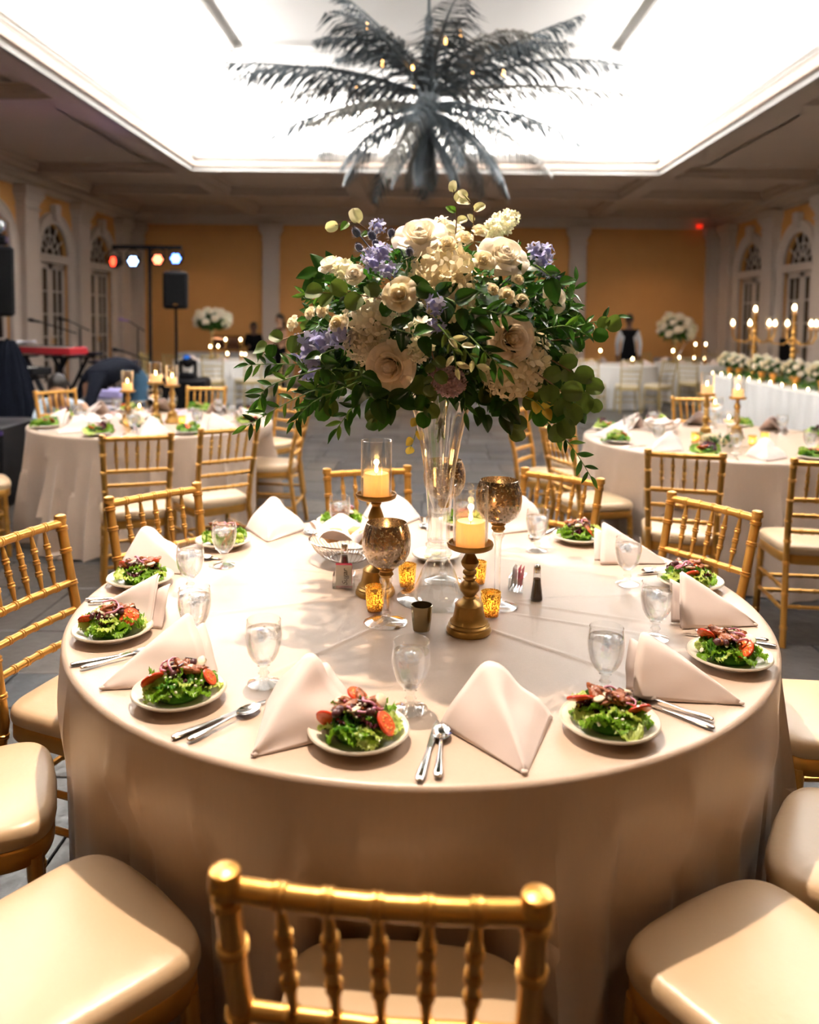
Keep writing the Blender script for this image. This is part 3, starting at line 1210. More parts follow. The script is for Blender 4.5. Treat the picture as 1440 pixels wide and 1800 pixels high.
def napkin_mesh(seed):
    rn = random.Random(seed)
    Ln, W, H = .185 + rn.uniform(-.01, .01), .108 + rn.uniform(-.008, .008), .122 + rn.uniform(-.006, .008)
    sk = rn.uniform(-.03, .03)
    mb = MB()

    def tent(k, lift, dy, sh):
        def fn(u, v_):
            t = (u - .5) * 2
            s_ = .03 + .97 * v_
            prof_ = 1 - abs(t) ** 1.08
            rr = .20
            if abs(t) < rr:
                prof_ = 1 - rr ** 1.08 * (.5 + .5 * (t / rr) ** 2)
            z = H * k * s_ ** .92 * prof_ + lift
            x = W * k * s_ * t * (1 + .10 * sin(pi * abs(t)) * s_) + sk * s_ * prof_ + sh
            y = -.5 * Ln + Ln * s_ * (.97 + .10 * (1 - abs(t)) * s_) + dy
            bel = .011 * noise.noise(Vector((x * 14 + seed * 3, y * 14, z * 14 + k))) * sin(pi * min(1, abs(t)))
            return (x + bel, y, max(z, .0008 + lift * .2) + (bel * .6 if 0.05 < abs(t) < .9 else 0))
        mb.grid(fn, 28, 14)
    tent(1.0, .0016, 0, 0)
    tent(.97, .0004, .004, .003)
    tent(.78, .0002, .030, .012)
    # rolled tail where the layers meet
    mb.ball((0, -.5 * Ln + .008, .004), .005, 10, 6, 0, (1.3, 1.4, .8))
    # thicken
    bm = bmesh.new()
    me = mb.mesh('napkin', napkin_m)
    bm.from_mesh(me)
    bmesh.ops.solidify(bm, geom=bm.faces[:], thickness=.0016)
    bm.to_mesh(me)
    bm.free()
    me.polygons.foreach_set('use_smooth', [True] * len(me.polygons))
    return me


NAP = [napkin_mesh(i) for i in range(4)]


def napkin(x, y, deg_out, label, group, k=0, s=1.0, z=Z):
    """deg_out: direction the tail points to"""
    o = inst('napkin', NAP[k % 4], None, (x, y, z + .001), (0, 0, radians(deg_out) + pi / 2), s)
    return tag(o, label, 'napkin', group)


# --- water goblet
gb = thing('water_goblet', cat='glass')
foot_p = [(0, 0), (.033, .0), (.0345, .0015), (.034, .003), (.024, .0065), (.012, .0105), (.0085, .016), (.010, .021), (.0125, .025), (.010, .030), (.0085, .034), (.0095, .038), (.014, .042), (.008, .0445), (0, .045)]
MB().lathe(foot_p, 40).build('foot', foot_glass, gb)
bowl_p = [(.006, .0425), (.016, .045), (.026, .056), (.0335, .072), (.0375, .092), (.0385, .108), (.0365, .128), (.0345, .139)]
bw = MB().shell(bowl_p + [(.0352, .1396), (.0358, .1385)], 48)
bw.build('bowl', glass_m, gb)
wt = MB().lathe([(0, .0445)] + [(r - .0012, z) for (r, z) in bowl_p[1:6]] + [(.0362, .118), (.034, .1188), (.0, .1185)], 40)
wt.build('water', water_m, gb)
ic = MB()
rn_ = random.Random(5)
for k in range(9):
    a = k * 2.4
    M = Matrix.Translation((.019 * cos(a) * (k % 3) / 2 + .004, .019 * sin(a) * (k % 3) / 2, .111 + rn_.uniform(-.010, .006))) @ Matrix.Rotation(rn_.uniform(0, 3), 4, Vector((1, rn_.uniform(-1, 1), rn_.uniform(-1, 1))))
    ic.bev(-.009, .009, -.007, .007, -.006, .006, .002, M)
ic.build('ice_cubes', thin_glass('ice_surface', (.96, .98, 1), 1.4, .12, 1.6, base=.12), gb)


def goblet(x, y, label, group, z=Z):
    return place(gb, (x, y, z), (x * 37 + y * 11) % 6.28, label, 'glass', group)


# --- cutlery
def knife_mesh():
    mb = MB()
    mb.tube([(0, -.105, .003), (0, -.103, .0035), (0, -.09, .004), (0, -.04, .0035), (0, -.01, .0032), (0, 0, .003)], [.003, .0065, .0085, .0065, .005, .0045], 10, flat=.42)
    mb.add([(-.005, 0, .0022), (.004, 0, .0022), (.0075, .035, .0018), (.0078, .075, .0018), (.003, .100, .0018), (-.003, .106, .0018), (-.0062, .07, .0018),
            (-.005, 0, .0045), (.004, 0, .0045), (.0065, .035, .0035), (.0065, .075, .003), (.002, .100, .0026), (-.003, .106, .0026), (-.0062, .07, .004)],
           [(6, 5, 4, 3, 2, 1, 0), (7, 8, 9, 10, 11, 12, 13), (0, 1, 8, 7), (1, 2, 9, 8), (2, 3, 10, 9), (3, 4, 11, 10), (4, 5, 12, 11), (5, 6, 13, 12), (6, 0, 7, 13)])
    return mb


def spoon_parts():
    h = MB().tube([(0, -.09, .004), (0, -.088, .0045), (0, -.075, .005), (0, -.03, .0055), (0, .0, .0075), (0, .02, .0085), (0, .032, .0065)], [.003, .0065, .0085, .005, .0032, .003, .0035], 10, flat=.4)

    def fn(u, v_):
        a = 2 * pi * u
        r = v_
        x = .0165 * r * cos(a) * (1 - .12 * sin(a))
        y = .052 + .0265 * r * sin(a)
        return (x, y, .0035 + .0055 * r * r)
    b_ = MB().grid(fn, 28, 8, wrap=True)
    b_.grid(lambda u, v_: (lambda p: (p[0] * 1.04, .052 + (p[1] - .052) * 1.03, p[2] - .0012))(fn(1 - u, v_)), 28, 8, wrap=True)
    return h, b_


KN = knife_mesh().mesh('blade', steel, True, 40)
h_, b_ = spoon_parts()
SPH, SPB = h_.mesh('handle', steel), b_.mesh('spoon_bowl', steel)
kn = thing('table_knife', cat='knife')
kb = MB().tube([(0, -.105, .003), (0, -.103, .0035), (0, -.09, .004), (0, -.04, .0035), (0, -.01, .0032), (0, .002, .003)], [.003, .0065, .0085, .0065, .005, .0045], 10, flat=.42)
kb.build('handle', steel, kn)
kk = MB()
kk.add([(-.005, 0, .0022), (.004, 0, .0022), (.0075, .035, .0018), (.0078, .075, .0018), (.003, .100, .0018), (-.003, .106, .0018), (-.0062, .07, .0018),
        (-.005, 0, .0045), (.004, 0, .0045), (.0065, .035, .0035), (.0065, .075, .003), (.002, .100, .0026), (-.003, .106, .0026), (-.0062, .07, .004)],
       [(6, 5, 4, 3, 2, 1, 0), (7, 8, 9, 10, 11, 12, 13), (0, 1, 8, 7), (1, 2, 9, 8), (2, 3, 10, 9), (3, 4, 11, 10), (4, 5, 12, 11), (5, 6, 13, 12), (6, 0, 7, 13)])
kk.build('blade', steel, kn, angle=30)
sp = thing('teaspoon', cat='spoon')
inst('handle', SPH, sp)
inst('spoon_bowl', SPB, sp)
'''
MB().tube([(0, -.09, .003), (0, -.075, .004), (0, -.02, .0045), (0, .015, .004), (0, .03, .004)], [.006, .008, .004, .0035, .006], 8, flat=.35).build('handle', steel, fk)
ft = MB()
for k in range(4):
    x_ = -.0085 + k * .0057
    ft.tube([(x_ * .6, .028, .004), (x_, .045, .003), (x_, .085, .005)], [.0022, .0018, .001], 6, flat=.6)
'''

PG, SG, NG, GG = 'salad plates on the main table', 'salads on the main table', 'napkins on the main table', 'water goblets on the main table'
nap_r = (.80, .80, .79, .795, .80, .80, .80, .80, .80, .795, .80)
nap_words = ('standing between the front salad and the front right salad', 'standing left of the front centre salad', 'large at the left, between the two nearest left salads',
             'behind the leftmost salad on the main table', 'behind the second left salad, under the left rear chair back', 'standing alone at back left beside the bread bowl',
             'at the very back, hidden behind the vase', 'white at back right behind the mercury goblet', 'right rear, behind a water goblet',
             'tallest at the right edge, before the ladder-back chair', 'large at front right, between the two nearest right salads')
gl_words = ('at front centre above the salad', 'left of centre, above the front left napkin', 'at left, lower of two overlapping ones', 'at left, upper of two overlapping ones',
            'at far left in front of a salad', 'behind the bread bowl', 'at the back, just right of the trumpet vase', 'at back right beside the white napkin',
            'on the right in front of a folded napkin', 'at right beside the tallest napkin', 'at front right above the salad')
gl_pos = [(-.014, 1.532), (-.324, 1.631), (-.524, 1.824), (-.639, 2.183), (-.606, 2.431), (-.286, 2.803), (.156, 2.85), (.393, 2.651), (.612, 2.323), (.577, 1.917), (.388, 1.622)]
nap_tail = (-80, -120, -140, -165, -40, -90, -90, -125, -25, -25, -35)
for i, (ang, pr, toms, turn, wd) in enumerate(settings):
    px, py = P0(pr, ang)
    place(pl, (px, py, Z), 0, 'cream china salad plate ' + wd, 'plate', PG)
    sd = make_salad(20 + i, toms)
    sd.location = (px, py, Z + .009)
    tag(sd, 'green salad with tomato and dark dressing ' + wd, 'salad', SG)
    nx, ny = P0(nap_r[i], ang + (19.5 if i else 20))
    napkin(nx, ny, nap_tail[i], 'blush pyramid napkin, ' + nap_words[i], NG, i)
    gx, gy = gl_pos[i]
    goblet(gx, gy, 'stemmed goblet of iced water ' + gl_words[i], GG)
    ca = ang + (9.5 if i != 10 else 10.5)
    cx_, cy_ = P0(.80, ca)
    turn_ = {0: -100, 1: -133, 10: -44}.get(i, ca)
    kx, ky = cx_, cy_
    k1 = place(kn, (kx, ky, Z + .0015), radians(turn_) + pi / 2, 'steel table knife by the salad ' + wd, 'knife', 'table knives on the main table')
    s1 = place(sp, (kx + .020 * cos(radians(turn_ + 90)), ky + .020 * sin(radians(turn_ + 90)), Z + .0015), radians(turn_ + 6) + pi / 2, 'steel teaspoon by the salad ' + wd, 'spoon', 'teaspoons on the main table')

# ================================================================ CENTREPIECE HARDWARE


def flame(parent, z, r=.0045, h=.020, light=0, off=(0, 0)):
    M = Matrix.Translation((off[0], off[1], z))
    MB().tube([(off[0], off[1], z - .008), (off[0] + .0008, off[1], z + .002)], .0009, 6).build('wick', wick_m, parent)
    MB().lathe([(0, 0), (r * .7, h * .12), (r, h * .3), (r * .75, h * .6), (r * .3, h * .85), (0, h)], 12, M).build('flame', flame_m, parent)
    if light:
        l = lamp('candle_light', 'POINT', (off[0], off[1], z + h * .6), light, (1, .55, .2), shadow_soft_size=.008)
        l.parent = parent


def brass_stick(name, h, label, x, y):
    """bell foot, turned stem, dish on top; h = height of the dish floor"""
    t = thing(name, (x, y, Z), 0, label, 'candlestick', 'antique brass candlesticks on the main table')
    base = [(0, 0), (.054, 0), (.056, .004), (.055, .010), (.051, .014), (.0515, .019), (.047, .023), (.0475, .027), (.041, .033), (.038, .045), (.035, .062), (.0345, .066), (.0355, .070), (.030, .076), (.020, .081), (.016, .085)]
    MB().lathe(base + [(0, .086)], 48).build('bell_foot', gold_dark, t)
    s = (h - .086)
    st = [(.014, 0), (.016, .02), (.013, .05), (.0175, .10), (.024, .17), (.024, .25), (.016, .33), (.0125, .36), (.017, .39), (.017, .42), (.012, .45), (.0175, .50), (.0165, .54), (.012, .57), (.020, .64), (.0225, .71), (.017, .79), (.012, .86), (.0115, .88), (.015, .91), (.013, .94), (.018, 1.0)]
    MB().lathe([(r, .084 + z * s) for r, z in st], 32).build('stem', gold_dark, t)
    MB().lathe([(0, h - .008), (.020, h - .008), (.048, h - .006), (.055, h - .002), (.0575, h + .006), (.056, h + .010), (.053, h + .009), (.051, h + .002), (.044, h), (0, h)], 48).build('dish', gold_dark, t)
    return t


def pillar_candle(x, y, z, label, hgt=.062, r=.036, light=.35, group='pillar candles on the main table'):
    t = thing('pillar_candle', (x, y, z), 0, label, 'candle', group)
    MB().lathe([(0, 0), (r, 0), (r, hgt - .004), (r - .003, hgt), (r - .008, hgt - .004), (0, hgt - .008)], 36).build('wax', wax, t)
    flame(t, hgt, .005, .026, light)
    if light:
        l = lamp('wax_glow_fill', 'POINT', (0, 0, hgt - .020), light * .42, (1, .66, .34), shadow_soft_size=.006)  # extra lamp added inside the wax so that its sides glow
        l.parent = t
    return t


def glass_cylinder(x, y, z, label, hgt=.15, r=.043, group='glass candle cylinders on the main table'):
    t = MB()
    t.shell([(r - .002, .003), (r, .003), (r, hgt - .001), (r - .001, hgt), (r - .003, hgt - .001), (r - .0028, .004)], 56)
    o = t.build('glass_cylinder', glass_m, None, loc=(x, y, z))
    return tag(o, label, 'candle shade', group)


cs = brass_stick('brass_candlestick', .215, 'antique brass candlestick with bell foot, nearer one on the right of centre', .124, 1.938)
pillar_candle(.124, 1.938, Z + .2155, 'lit ivory pillar candle on the nearer brass candlestick')
glass_cylinder(.124, 1.938, Z + .2155, 'clear glass cylinder around the candle on the nearer candlestick', .148)
cs2 = brass_stick('brass_candlestick', .276, 'antique brass candlestick with bell foot behind the left mercury goblet', -.123, 2.2)
pillar_candle(-.123, 2.2, Z + .2765, 'lit ivory pillar candle on the rear left brass candlestick', .066)
glass_cylinder(-.123, 2.2, Z + .2765, 'clear glass cylinder around the candle on the rear candlestick', .158)


def mercury_goblet(x, y, h, label, rb=.062):
    """clear foot and stem, mercury glass bowl with a tea light inside"""
    t = thing('mercury_goblet', (x, y, Z), 0, label, 'candle holder', 'silver mercury glass goblets')
    MB().lathe([(0, 0), (.054, 0), (.056, .0015), (.054, .003), (.030, .008), (.012, .014), (.009, .020)] + [(.009, .02)] + [(0, .021)], 48).build('foot', foot_glass, t)
    hb = h - .125
    MB().lathe([(0, .018), (.013, .018), (.014, .024), (.009, .030), (.0085, .06), (.0095, hb - .05), (.012, hb - .035), (.0175, hb - .026), (.0165, hb - .018), (.013, hb - .015), (0, hb - .014)], 32).build('stem', solid_m, t)
    MB().lathe([(0, hb - .016), (.013, hb - .016), (.019, hb - .008), (.016, hb), (.020, hb + .004), (.014, hb + .009), (0, hb + .01)], 32).build('collar', mat('amber_glass', (.75, .42, .12), .1, .5, .1), t)
    pr = [(.012, hb + .006), (.030, hb + .012), (.048, hb + .026), (.059, hb + .048), (rb, hb + .070), (.061, hb + .092), (.056, hb + .110), (.0505, hb + .124)]
    MB().shell(pr + [(.0495, hb + .1245), (.054, hb + .110), (.059, hb + .091), (.060, hb + .070), (.057, hb + .05), (.046, hb + .028), (.03, hb + .015), (0.001, hb + .013)], 56).build('bowl', mercury, t)
    return t, hb


def tea_light(x, y, z, label, light, r=.018, group='tea lights inside the mercury glass'):
    t = thing('tea_light', (x, y, z), 0, label, 'candle', group)
    MB().lathe([(0, 0), (r, 0), (r, .012), (r - .001, .012), (r - .001, .010), (0, .010)], 24).build('wax', wax, t)
    flame(t, .013, .004, .018, light)


for (x, y, h, wd) in ((-.084, 1.989, .258, 'nearest on the left of the vase'), (.21, 2.12, .345, 'tall, right of the vase'), (.07, 2.33, .36, 'tallest, seen through the trumpet vase')):
    t, hb = mercury_goblet(x, y, h, 'silver speckled mercury glass goblet on clear stem, ' + wd)
    tea_light(x, y, Z + hb + .016, 'tea light burning inside the mercury goblet, ' + wd, .35, .018)

for (x, y, m, lit, wd) in ((-.116, 2.068, goldmerc, .10, 'lit gold speckled votive glass left, behind the near goblet stem'), (-.035, 2.263, goldmerc, .10, 'lit gold speckled votive glass left of the vase foot'),
                           (.186, 2.041, goldmerc, .10, 'lit gold speckled votive glass right of the brass bell foot'), (.17, 2.30, goldmerc, .08, 'gold speckled votive glass half hidden behind the right brass stem'),
                           (.007, 1.936, smoke_gold, 0, 'unlit dull gold ribbed votive glass in the middle')):
    t = thing('votive_holder', (x, y, Z), 0, wd, 'candle holder', 'votive glasses on the main table')
    MB().shell([(.001, .003), (.021, .004), (.024, .030), (.0265, .066), (.0255, .0665), (.0232, .030), (.020, .006), (.001, .005)], 40, fn=(lambda a, z: 1 + .012 * cos(20 * a)) if not lit else None).build('glass_wall', m, t)
    MB().lathe([(0, 0), (.0195, 0), (.021, .003), (.019, .006), (0, .006)], 32).build('base', solid_m, t)
    if lit:
        tea_light(x, y, Z + .0065, 'tea light in the votive: ' + wd[4:], lit, .015)

# --- trumpet vase
vs_ = thing('trumpet_vase', (.052, 2.172, Z), 0, 'tall clear glass trumpet vase holding the flower arrangement', 'vase')
MB().shell([(.112, 0), (.115, .0008), (.1145, .0025), (.100, .005), (.080, .012), (.066, .028), (.055, .055), (.044, .085), (.033, .105), (.024, .115), (.022, .112), (.031, .103), (.042, .082), (.053, .053), (.064, .026), (.079, .009), (.1, .002), (.112, 0)], 64).build('bell_foot', thin_glass('vase_foot_glass', boost=2.2), vs_)
MB().lathe([(0, .110), (.024, .113), (.036, .122), (.038, .130), (.035, .137), (.030, .141), (.036, .147), (.037, .153), (.030, .158), (.031, .164), (0, .165)], 48).build('knop', solid_m, vs_)
MB().lathe([(0, .163), (.031, .163), (.0325, .168), (.031, .19), (.032, .235), (.033, .245), (.012, .232), (0, .228)], 48).build('solid_stem', solid_m, vs_)
MB().shell([(.031, .235), (.036, .30), (.044, .37), (.056, .44), (.072, .51), (.088, .555), (.100, .572), (.0985, .573), (.086, .556), (.070, .511), (.054, .441), (.042, .371), (.034, .302), (.012, .24)], 64, fn=lambda a, z: 1 + (.012 * cos(18 * a) if z > .26 else 0)).build('trumpet', thin_glass('vase_glass', boost=3.2, base=.02), vs_)
st_m = mat('flower_stem', (.16, .28, .06), .5, 0, .3)
sm_ = MB()
rn_ = random.Random(8)
for k in range(16):
    a = rn_.uniform(0, 6.28)
    r1 = rn_.uniform(.0, .07)
    a2 = a + pi + rn_.uniform(-.6, .6)
    sm_.tube([(.012 * cos(a2), .012 * sin(a2), .43 + rn_.uniform(0, .06)), (r1 * cos(a), r1 * sin(a), .60)], .0028, 6)
ST_BUILD = sm_

# --- bread bowl
bb = thing('wire_bread_bowl', (-.23, 2.52, Z), 0, 'silver wire rimmed bread bowl at left rear of the centrepiece', 'bowl')
wb = MB()
for k in range(44):
    a = 2 * pi * k / 44
    wb.tube([(r * cos(a + tw), r * sin(a + tw), z) for (r, z, tw) in ((.055, .004, 0), (.085, .018, .03), (.108, .040, .06), (.122, .066, .08))], .0014, 5)
wb.build('ribs', steel, bb)
MB().tube([(.123 * cos(a * pi / 24), .123 * sin(a * pi / 24), .067) for a in range(49)], .0032, 8).build('rim', steel, bb)
MB().tube([(.055 * cos(a * pi / 20), .055 * sin(a * pi / 20), .004) for a in range(41)], .003, 6).build('foot_ring', steel, bb)


def draped(seed, R, h, m, name, up=1.0):
    def fn(u, v_):
        a = 2 * pi * u
        r = R * v_ * (1 + .12 * sin(4 * a + seed))
        z = h + .035 * v_ * abs(sin(2.5 * a + seed)) * up - .02 * (1 - v_) + .012 * noise.noise(Vector((r * 20 * cos(a), r * 20 * sin(a), seed)))
        if v_ > .9:
            z -= .01
        return (r * cos(a), r * sin(a), z)
    return MB().grid(fn, 48, 10, wrap=True)


bc = draped(3, .118, .082, napkin_m, 'bread_cloth', 1.5).build('bread_cloth', napkin_m, None, loc=(-.23, 2.52, Z))
tag(bc, 'white cloth lining the wire bread bowl, peaks folded over the rolls', 'napkin')
roll_m = mat('bread_crust', (.62, .34, .12), .5, 0, .3, 25, bump=.2)
for k, (dx, dy, wd) in enumerate(((-.05, .03, 'left'), (.02, .055, 'back'), (.055, .0, 'right'))):
    me = lump(k + 11, .030, (1.3, 1, .75), roll_m, 'bread_roll')
    tag(inst('bread_roll', me, None, (-.23 + dx, 2.52 + dy, Z + .070), (0, 0, k)), 'golden bread roll in the wire bowl, ' + wd + ' one', 'bread', 'rolls in the bread bowl')

# --- butter plate
bp_ = place(pl, (.055, 2.535, Z), 0, 'cream side plate of butter pats behind the vase foot', 'plate')
bp_.scale = (.85, .85, .85)
for k in range(4):
    o = MB().bev(-.016, .016, -.010, .010, 0, .006, .002).build('butter_pat', mat('butter', (.88, .76, .42), .4), None, loc=(.055 + .027 * cos(k * 1.6), 2.535 + .027 * sin(k * 1.6), Z + .0075))
    o.rotation_euler.z = k
    tag(o, 'pale butter pat on the side plate behind the vase, ' + ('right', 'back', 'left', 'front')[k] + ' one', 'butter', 'butter pats')

# --- sugar caddies and shakers
clear2 = thin_glass('caddy_glass', boost=2.4)
pink_m = mat('pink_packet', (.75, .10, .16), .5, 0, .1)
wpk_m = mat('white_packet', (.85, .80, .74), .6, 0, .05)
ink_m = mat('black_ink', (.02, .02, .02), .6)


def caddy(x, y, rz, label, packets, lettering):
    t = thing('sugar_caddy', (x, y, Z), rz, label, 'caddy', 'glass sugar caddies')
    g = MB()
    a, b_, h = .031, .021, .040
    g.box(-a, a, -b_, b_, 0, .004)
    g.box(-a, -a + .002, -b_, b_, .004, h)
    g.box(a - .002, a, -b_, b_, .004, h)
    g.box(-a, a, -b_, -b_ + .002, .004, h)
    g.box(-a, a, b_ - .002, b_, .004, h)
    g.build('glass_box', clear2, t, smooth=False)
    for i, (dx, dy, tilt, m, wd) in enumerate(packets):
        p = thing('sweetener_packet', (x + dx * cos(rz) - dy * sin(rz), y + dx * sin(rz) + dy * cos(rz), Z + .0365), rz, wd, 'packet', 'sweetener packets')
        pk = MB().grid(lambda u, v_: ((u - .5) * .046, .0022 * sin(pi * u) * sin(pi * v_), (v_ - .5) * .06), 8, 10)
        pk.grid(lambda u, v_: ((.5 - u) * .046, -.0022 * sin(pi * u) * sin(pi * v_), (v_ - .5) * .06), 8, 10)
        pk.build('paper', m, p)
        p.rotation_euler = (tilt, 0, rz)
        if lettering and i == 0:
            cu = bpy.data.curves.new('lettering', 'FONT')
            cu.body = 'Sugar'
            cu.size = .021
            cu.extrude = .0002
            cu.shear = .35
            cu.align_x = 'CENTER'
            cu.align_y = 'CENTER'
            cu.materials.append(ink_m)
            tmp_ = bpy.data.objects.new('lettering', cu)
            COL.objects.link(tmp_)
            bpy.context.view_layer.update()
            tm_ = bpy.data.meshes.new_from_object(tmp_.evaluated_get(bpy.context.evaluated_depsgraph_get()))
            bpy.data.objects.remove(tmp_)
            o = inst('lettering', tm_, p)
            o.location = (.004, -.0032, -.004)
            o.rotation_euler = (pi / 2, -pi / 2, 0)


caddy(-.216, 2.255, .0, 'clear glass caddy of sugar packets left of the centrepiece', [(0, -.012, .0, wpk_m, 'white Sugar packet standing in front of the left caddy'), (.0, .002, .05, pink_m, 'pink sweetener packet in the left caddy'), (-.002, .012, .12, pink_m, 'rear pink sweetener packet in the left caddy')], True)
caddy(.283, 2.262, 1.25, 'clear glass caddy of pink and white packets right of centrepiece', [(-.006, -.013, .1, pink_m, 'front pink packet in the right caddy'), (.0, -.004, .05, pink_m, 'middle pink packet in the right caddy'), (-.004, .006, .0, wpk_m, 'white packet in the right caddy'), (.003, .014, .1, wpk_m, 'rear white packet in the right caddy')], False)


def shaker(x, y, fill, label):
    t = thing('shaker', (x, y, Z), 0, label, 'shaker', 'shakers on the main table')
    fn = (lambda a, z: 1 + .03 * cos(6 * a))
    MB().shell([(.001, .001), (.019, .001), (.0195, .004), (.016, .02), (.012, .05), (.0095, .078), (.0085, .08)], 36, fn=fn).build('glass_body', clear2, t)
    MB().lathe([(0, .003), (.0165, .003), (.0145, .02), (.0108, .048), (.0098, .060), (0, .061)], 24).build('contents', fill, t)
    MB().lathe([(.0095, .077), (.0105, .078), (.0105, .090), (.008, .097), (.003, .100), (0, .1)], 24).build('cap', steel, t)


pep = mat('ground_pepper', (.07, .035, .02), .9, 0, .6, 300)
shaker(.325, 2.175, pep, 'glass pepper shaker with metal cap at right of the centrepiece')
shaker(-.225, 2.357, pep, 'glass pepper shaker behind the left sugar caddy')
# ================================================================ FLOWER ARRANGEMENT
BC = Vector((.055, 2.17, 1.53))
bq = thing('flower_arrangement', (BC.x, BC.y, BC.z), 0, 'large arrangement of white roses, hydrangea and greenery in the tall vase', 'flowers')
white_pet = leafy('white_rose_petal', (.93, .88, .78), .30, .5, .03, 12, (.95, .85, .66))
cream_pet = leafy('cream_rose_petal', (.94, .86, .68), .35, .5, .04, 12, (.97, .86, .58))
blush_pet = leafy('peach_rose_petal', (.95, .84, .70), .35, .5, .04, 12, (1, .84, .62))
hyd_m = leafy('cream_hydrangea', (.90, .80, .58), .35, .6, .12, 30, (.92, .80, .5))
hyd2_m = leafy('ivory_hydrangea', (.90, .83, .70), .35, .6, .10, 30, (.92, .82, .6))
blue_m = leafy('lavender_blue_petal', (.36, .36, .68), .3, .5, .35, 40)
mauve_m = leafy('mauve_petal', (.50, .34, .42), .3, .6, .3, 40)
stock_m = leafy('white_blossom', (.92, .88, .78), .3, .5, .05, 30)
thistle_m = mat('thistle_blue_grey', (.10, .11, .17), .6, 0, .4, 200)
stem_g = mat('green_stem', (.14, .26, .05), .5, 0, .3)
twig_m = mat('brown_twig', (.22, .12, .06), .6, 0, .3)
g_dark = leafy('dark_leaf', (.018, .060, .010), .25, .28, .4, 30)
g_mid = leafy('mid_green_leaf', (.032, .115, .014), .32, .3, .35, 30)
g_lite = leafy('light_green_leaf', (.10, .22, .03), .4, .35, .3, 30)
g_euc = leafy('eucalyptus_leaf', (.09, .14, .03), .32, .5, .3, 20)
g_pale = leafy('pale_silver_leaf', (.62, .58, .40), .3, .5, .12, 20)
g_yel = leafy('yellow_leaf', (.55, .38, .06), .45, .4, .2, 20)


def petal_fn(w_, h, cup, curl, seed):
    def fn(u, v_):
        x = (u - .5) * 2
        ww = w_ * sin(pi * min(1, .10 + .62 * v_)) ** .7
        px = x * ww * .5
        lift = cup * (x * x) * ww + curl * max(0, v_ - .6) ** 2 * -1
        y = lift + .06 * h * noise.noise(Vector((x * 1.5, v_ * 2, seed))) * 3 * v_
        z = h * v_ * (1 - .12 * x * x * v_)
        return (px, y, z)
    return fn


def rose_core(r, seed, m):
    """tight spiral of overlapping petals, opening along +Z"""
    rn = random.Random(seed)
    mb = MB()
    n = 11
    for k in range(n):
        t = k / (n - 1)
        rad = r * (.07 + .46 * t)
        a0 = k * 2.4 + rn.uniform(-.2, .2)
        h = r * (.86 - .10 * t)
        span = 1.9 - .5 * t

        def fn(u, v_, rad=rad, a0=a0, h=h, span=span, t=t, k=k):
            a = a0 + (u - .5) * 2 * span / 1.2
            q = sin(pi * u) ** .5
            rr = rad * (.45 + .55 * v_ ** .6) + r * .10 * t * max(0, v_ - .75) * 4
            rr += r * .02 * sin(a * 5 + k)
            z = -.25 * r + h * v_ * (.80 + .20 * q)
            return (rr * cos(a), rr * sin(a), z)
        mb.grid(fn, 10, 6)
    mb.ball((0, 0, .18 * r), .26 * r, 10, 8, 0, (1, 1, 1.7))
    return mb.mesh('rose', m)


def outer_petal(r, seed, m):
    rn = random.Random(seed)

    def fn(u, v_):
        a = (u - .5) * 1.75 * (.55 + .45 * sin(pi * min(1, .25 + .6 * v_)))
        rr = r * (.20 + .50 * v_ ** .7 + .75 * max(0, v_ - .55))
        z = -.42 * r + r * (1.02 * v_ - .9 * max(0, v_ - .62) ** 1.3 * 1.6) + r * .05 * sin(a * 4 + seed) * v_
        z -= .14 * r * (2 * u - 1) ** 2 * v_
        return (rr * cos(a), rr * sin(a), z)
    return MB().grid(fn, 10, 8).mesh('petal', m)


ROSE = {}


def rose(x, y, z, r, m, open_=1.0, tilt=.55, up=.35, n_out=9, nm='rose'):
    p = Vector((x, y, z)) - BC
    d = Vector((p.x, p.y * 1.1, p.z * 1.1)).normalized()
    d = (d + Vector((0, -.35 * (1 if p.y < 0 else -1), up))).normalized()
    key = (m.name, open_)
    if key not in ROSE:
        ROSE[key] = ([rose_core(.04, i * 3, m) for i in range(2)], [outer_petal(.04, i, m) for i in range(3)])
    cores, outs = ROSE[key]
    q = d.to_track_quat('Z', 'Y')
    k = int(abs(x) * 1e4)
    M = Matrix.Translation(p - d * r * .35) @ q.to_matrix().to_4x4() @ Matrix.Rotation(k % 6, 4, 'Z') @ Matrix.Scale(r / .04, 4)
    o = inst(nm, cores[k % 2], bq, M=M)
    for i in range(n_out):
        a = i * 2 * pi / n_out * (1 if n_out < 7 else 2) + .3 * (i % 2)
        s = .86 + .20 * (i / n_out) * open_
        inst('petal', outs[i % 3], o, M=Matrix.Rotation(a, 4, 'Z') @ Matrix.Rotation(.22 * open_ * (i / n_out) - .12, 4, 'Y') @ Matrix.Scale(s * open_, 4))
    return o


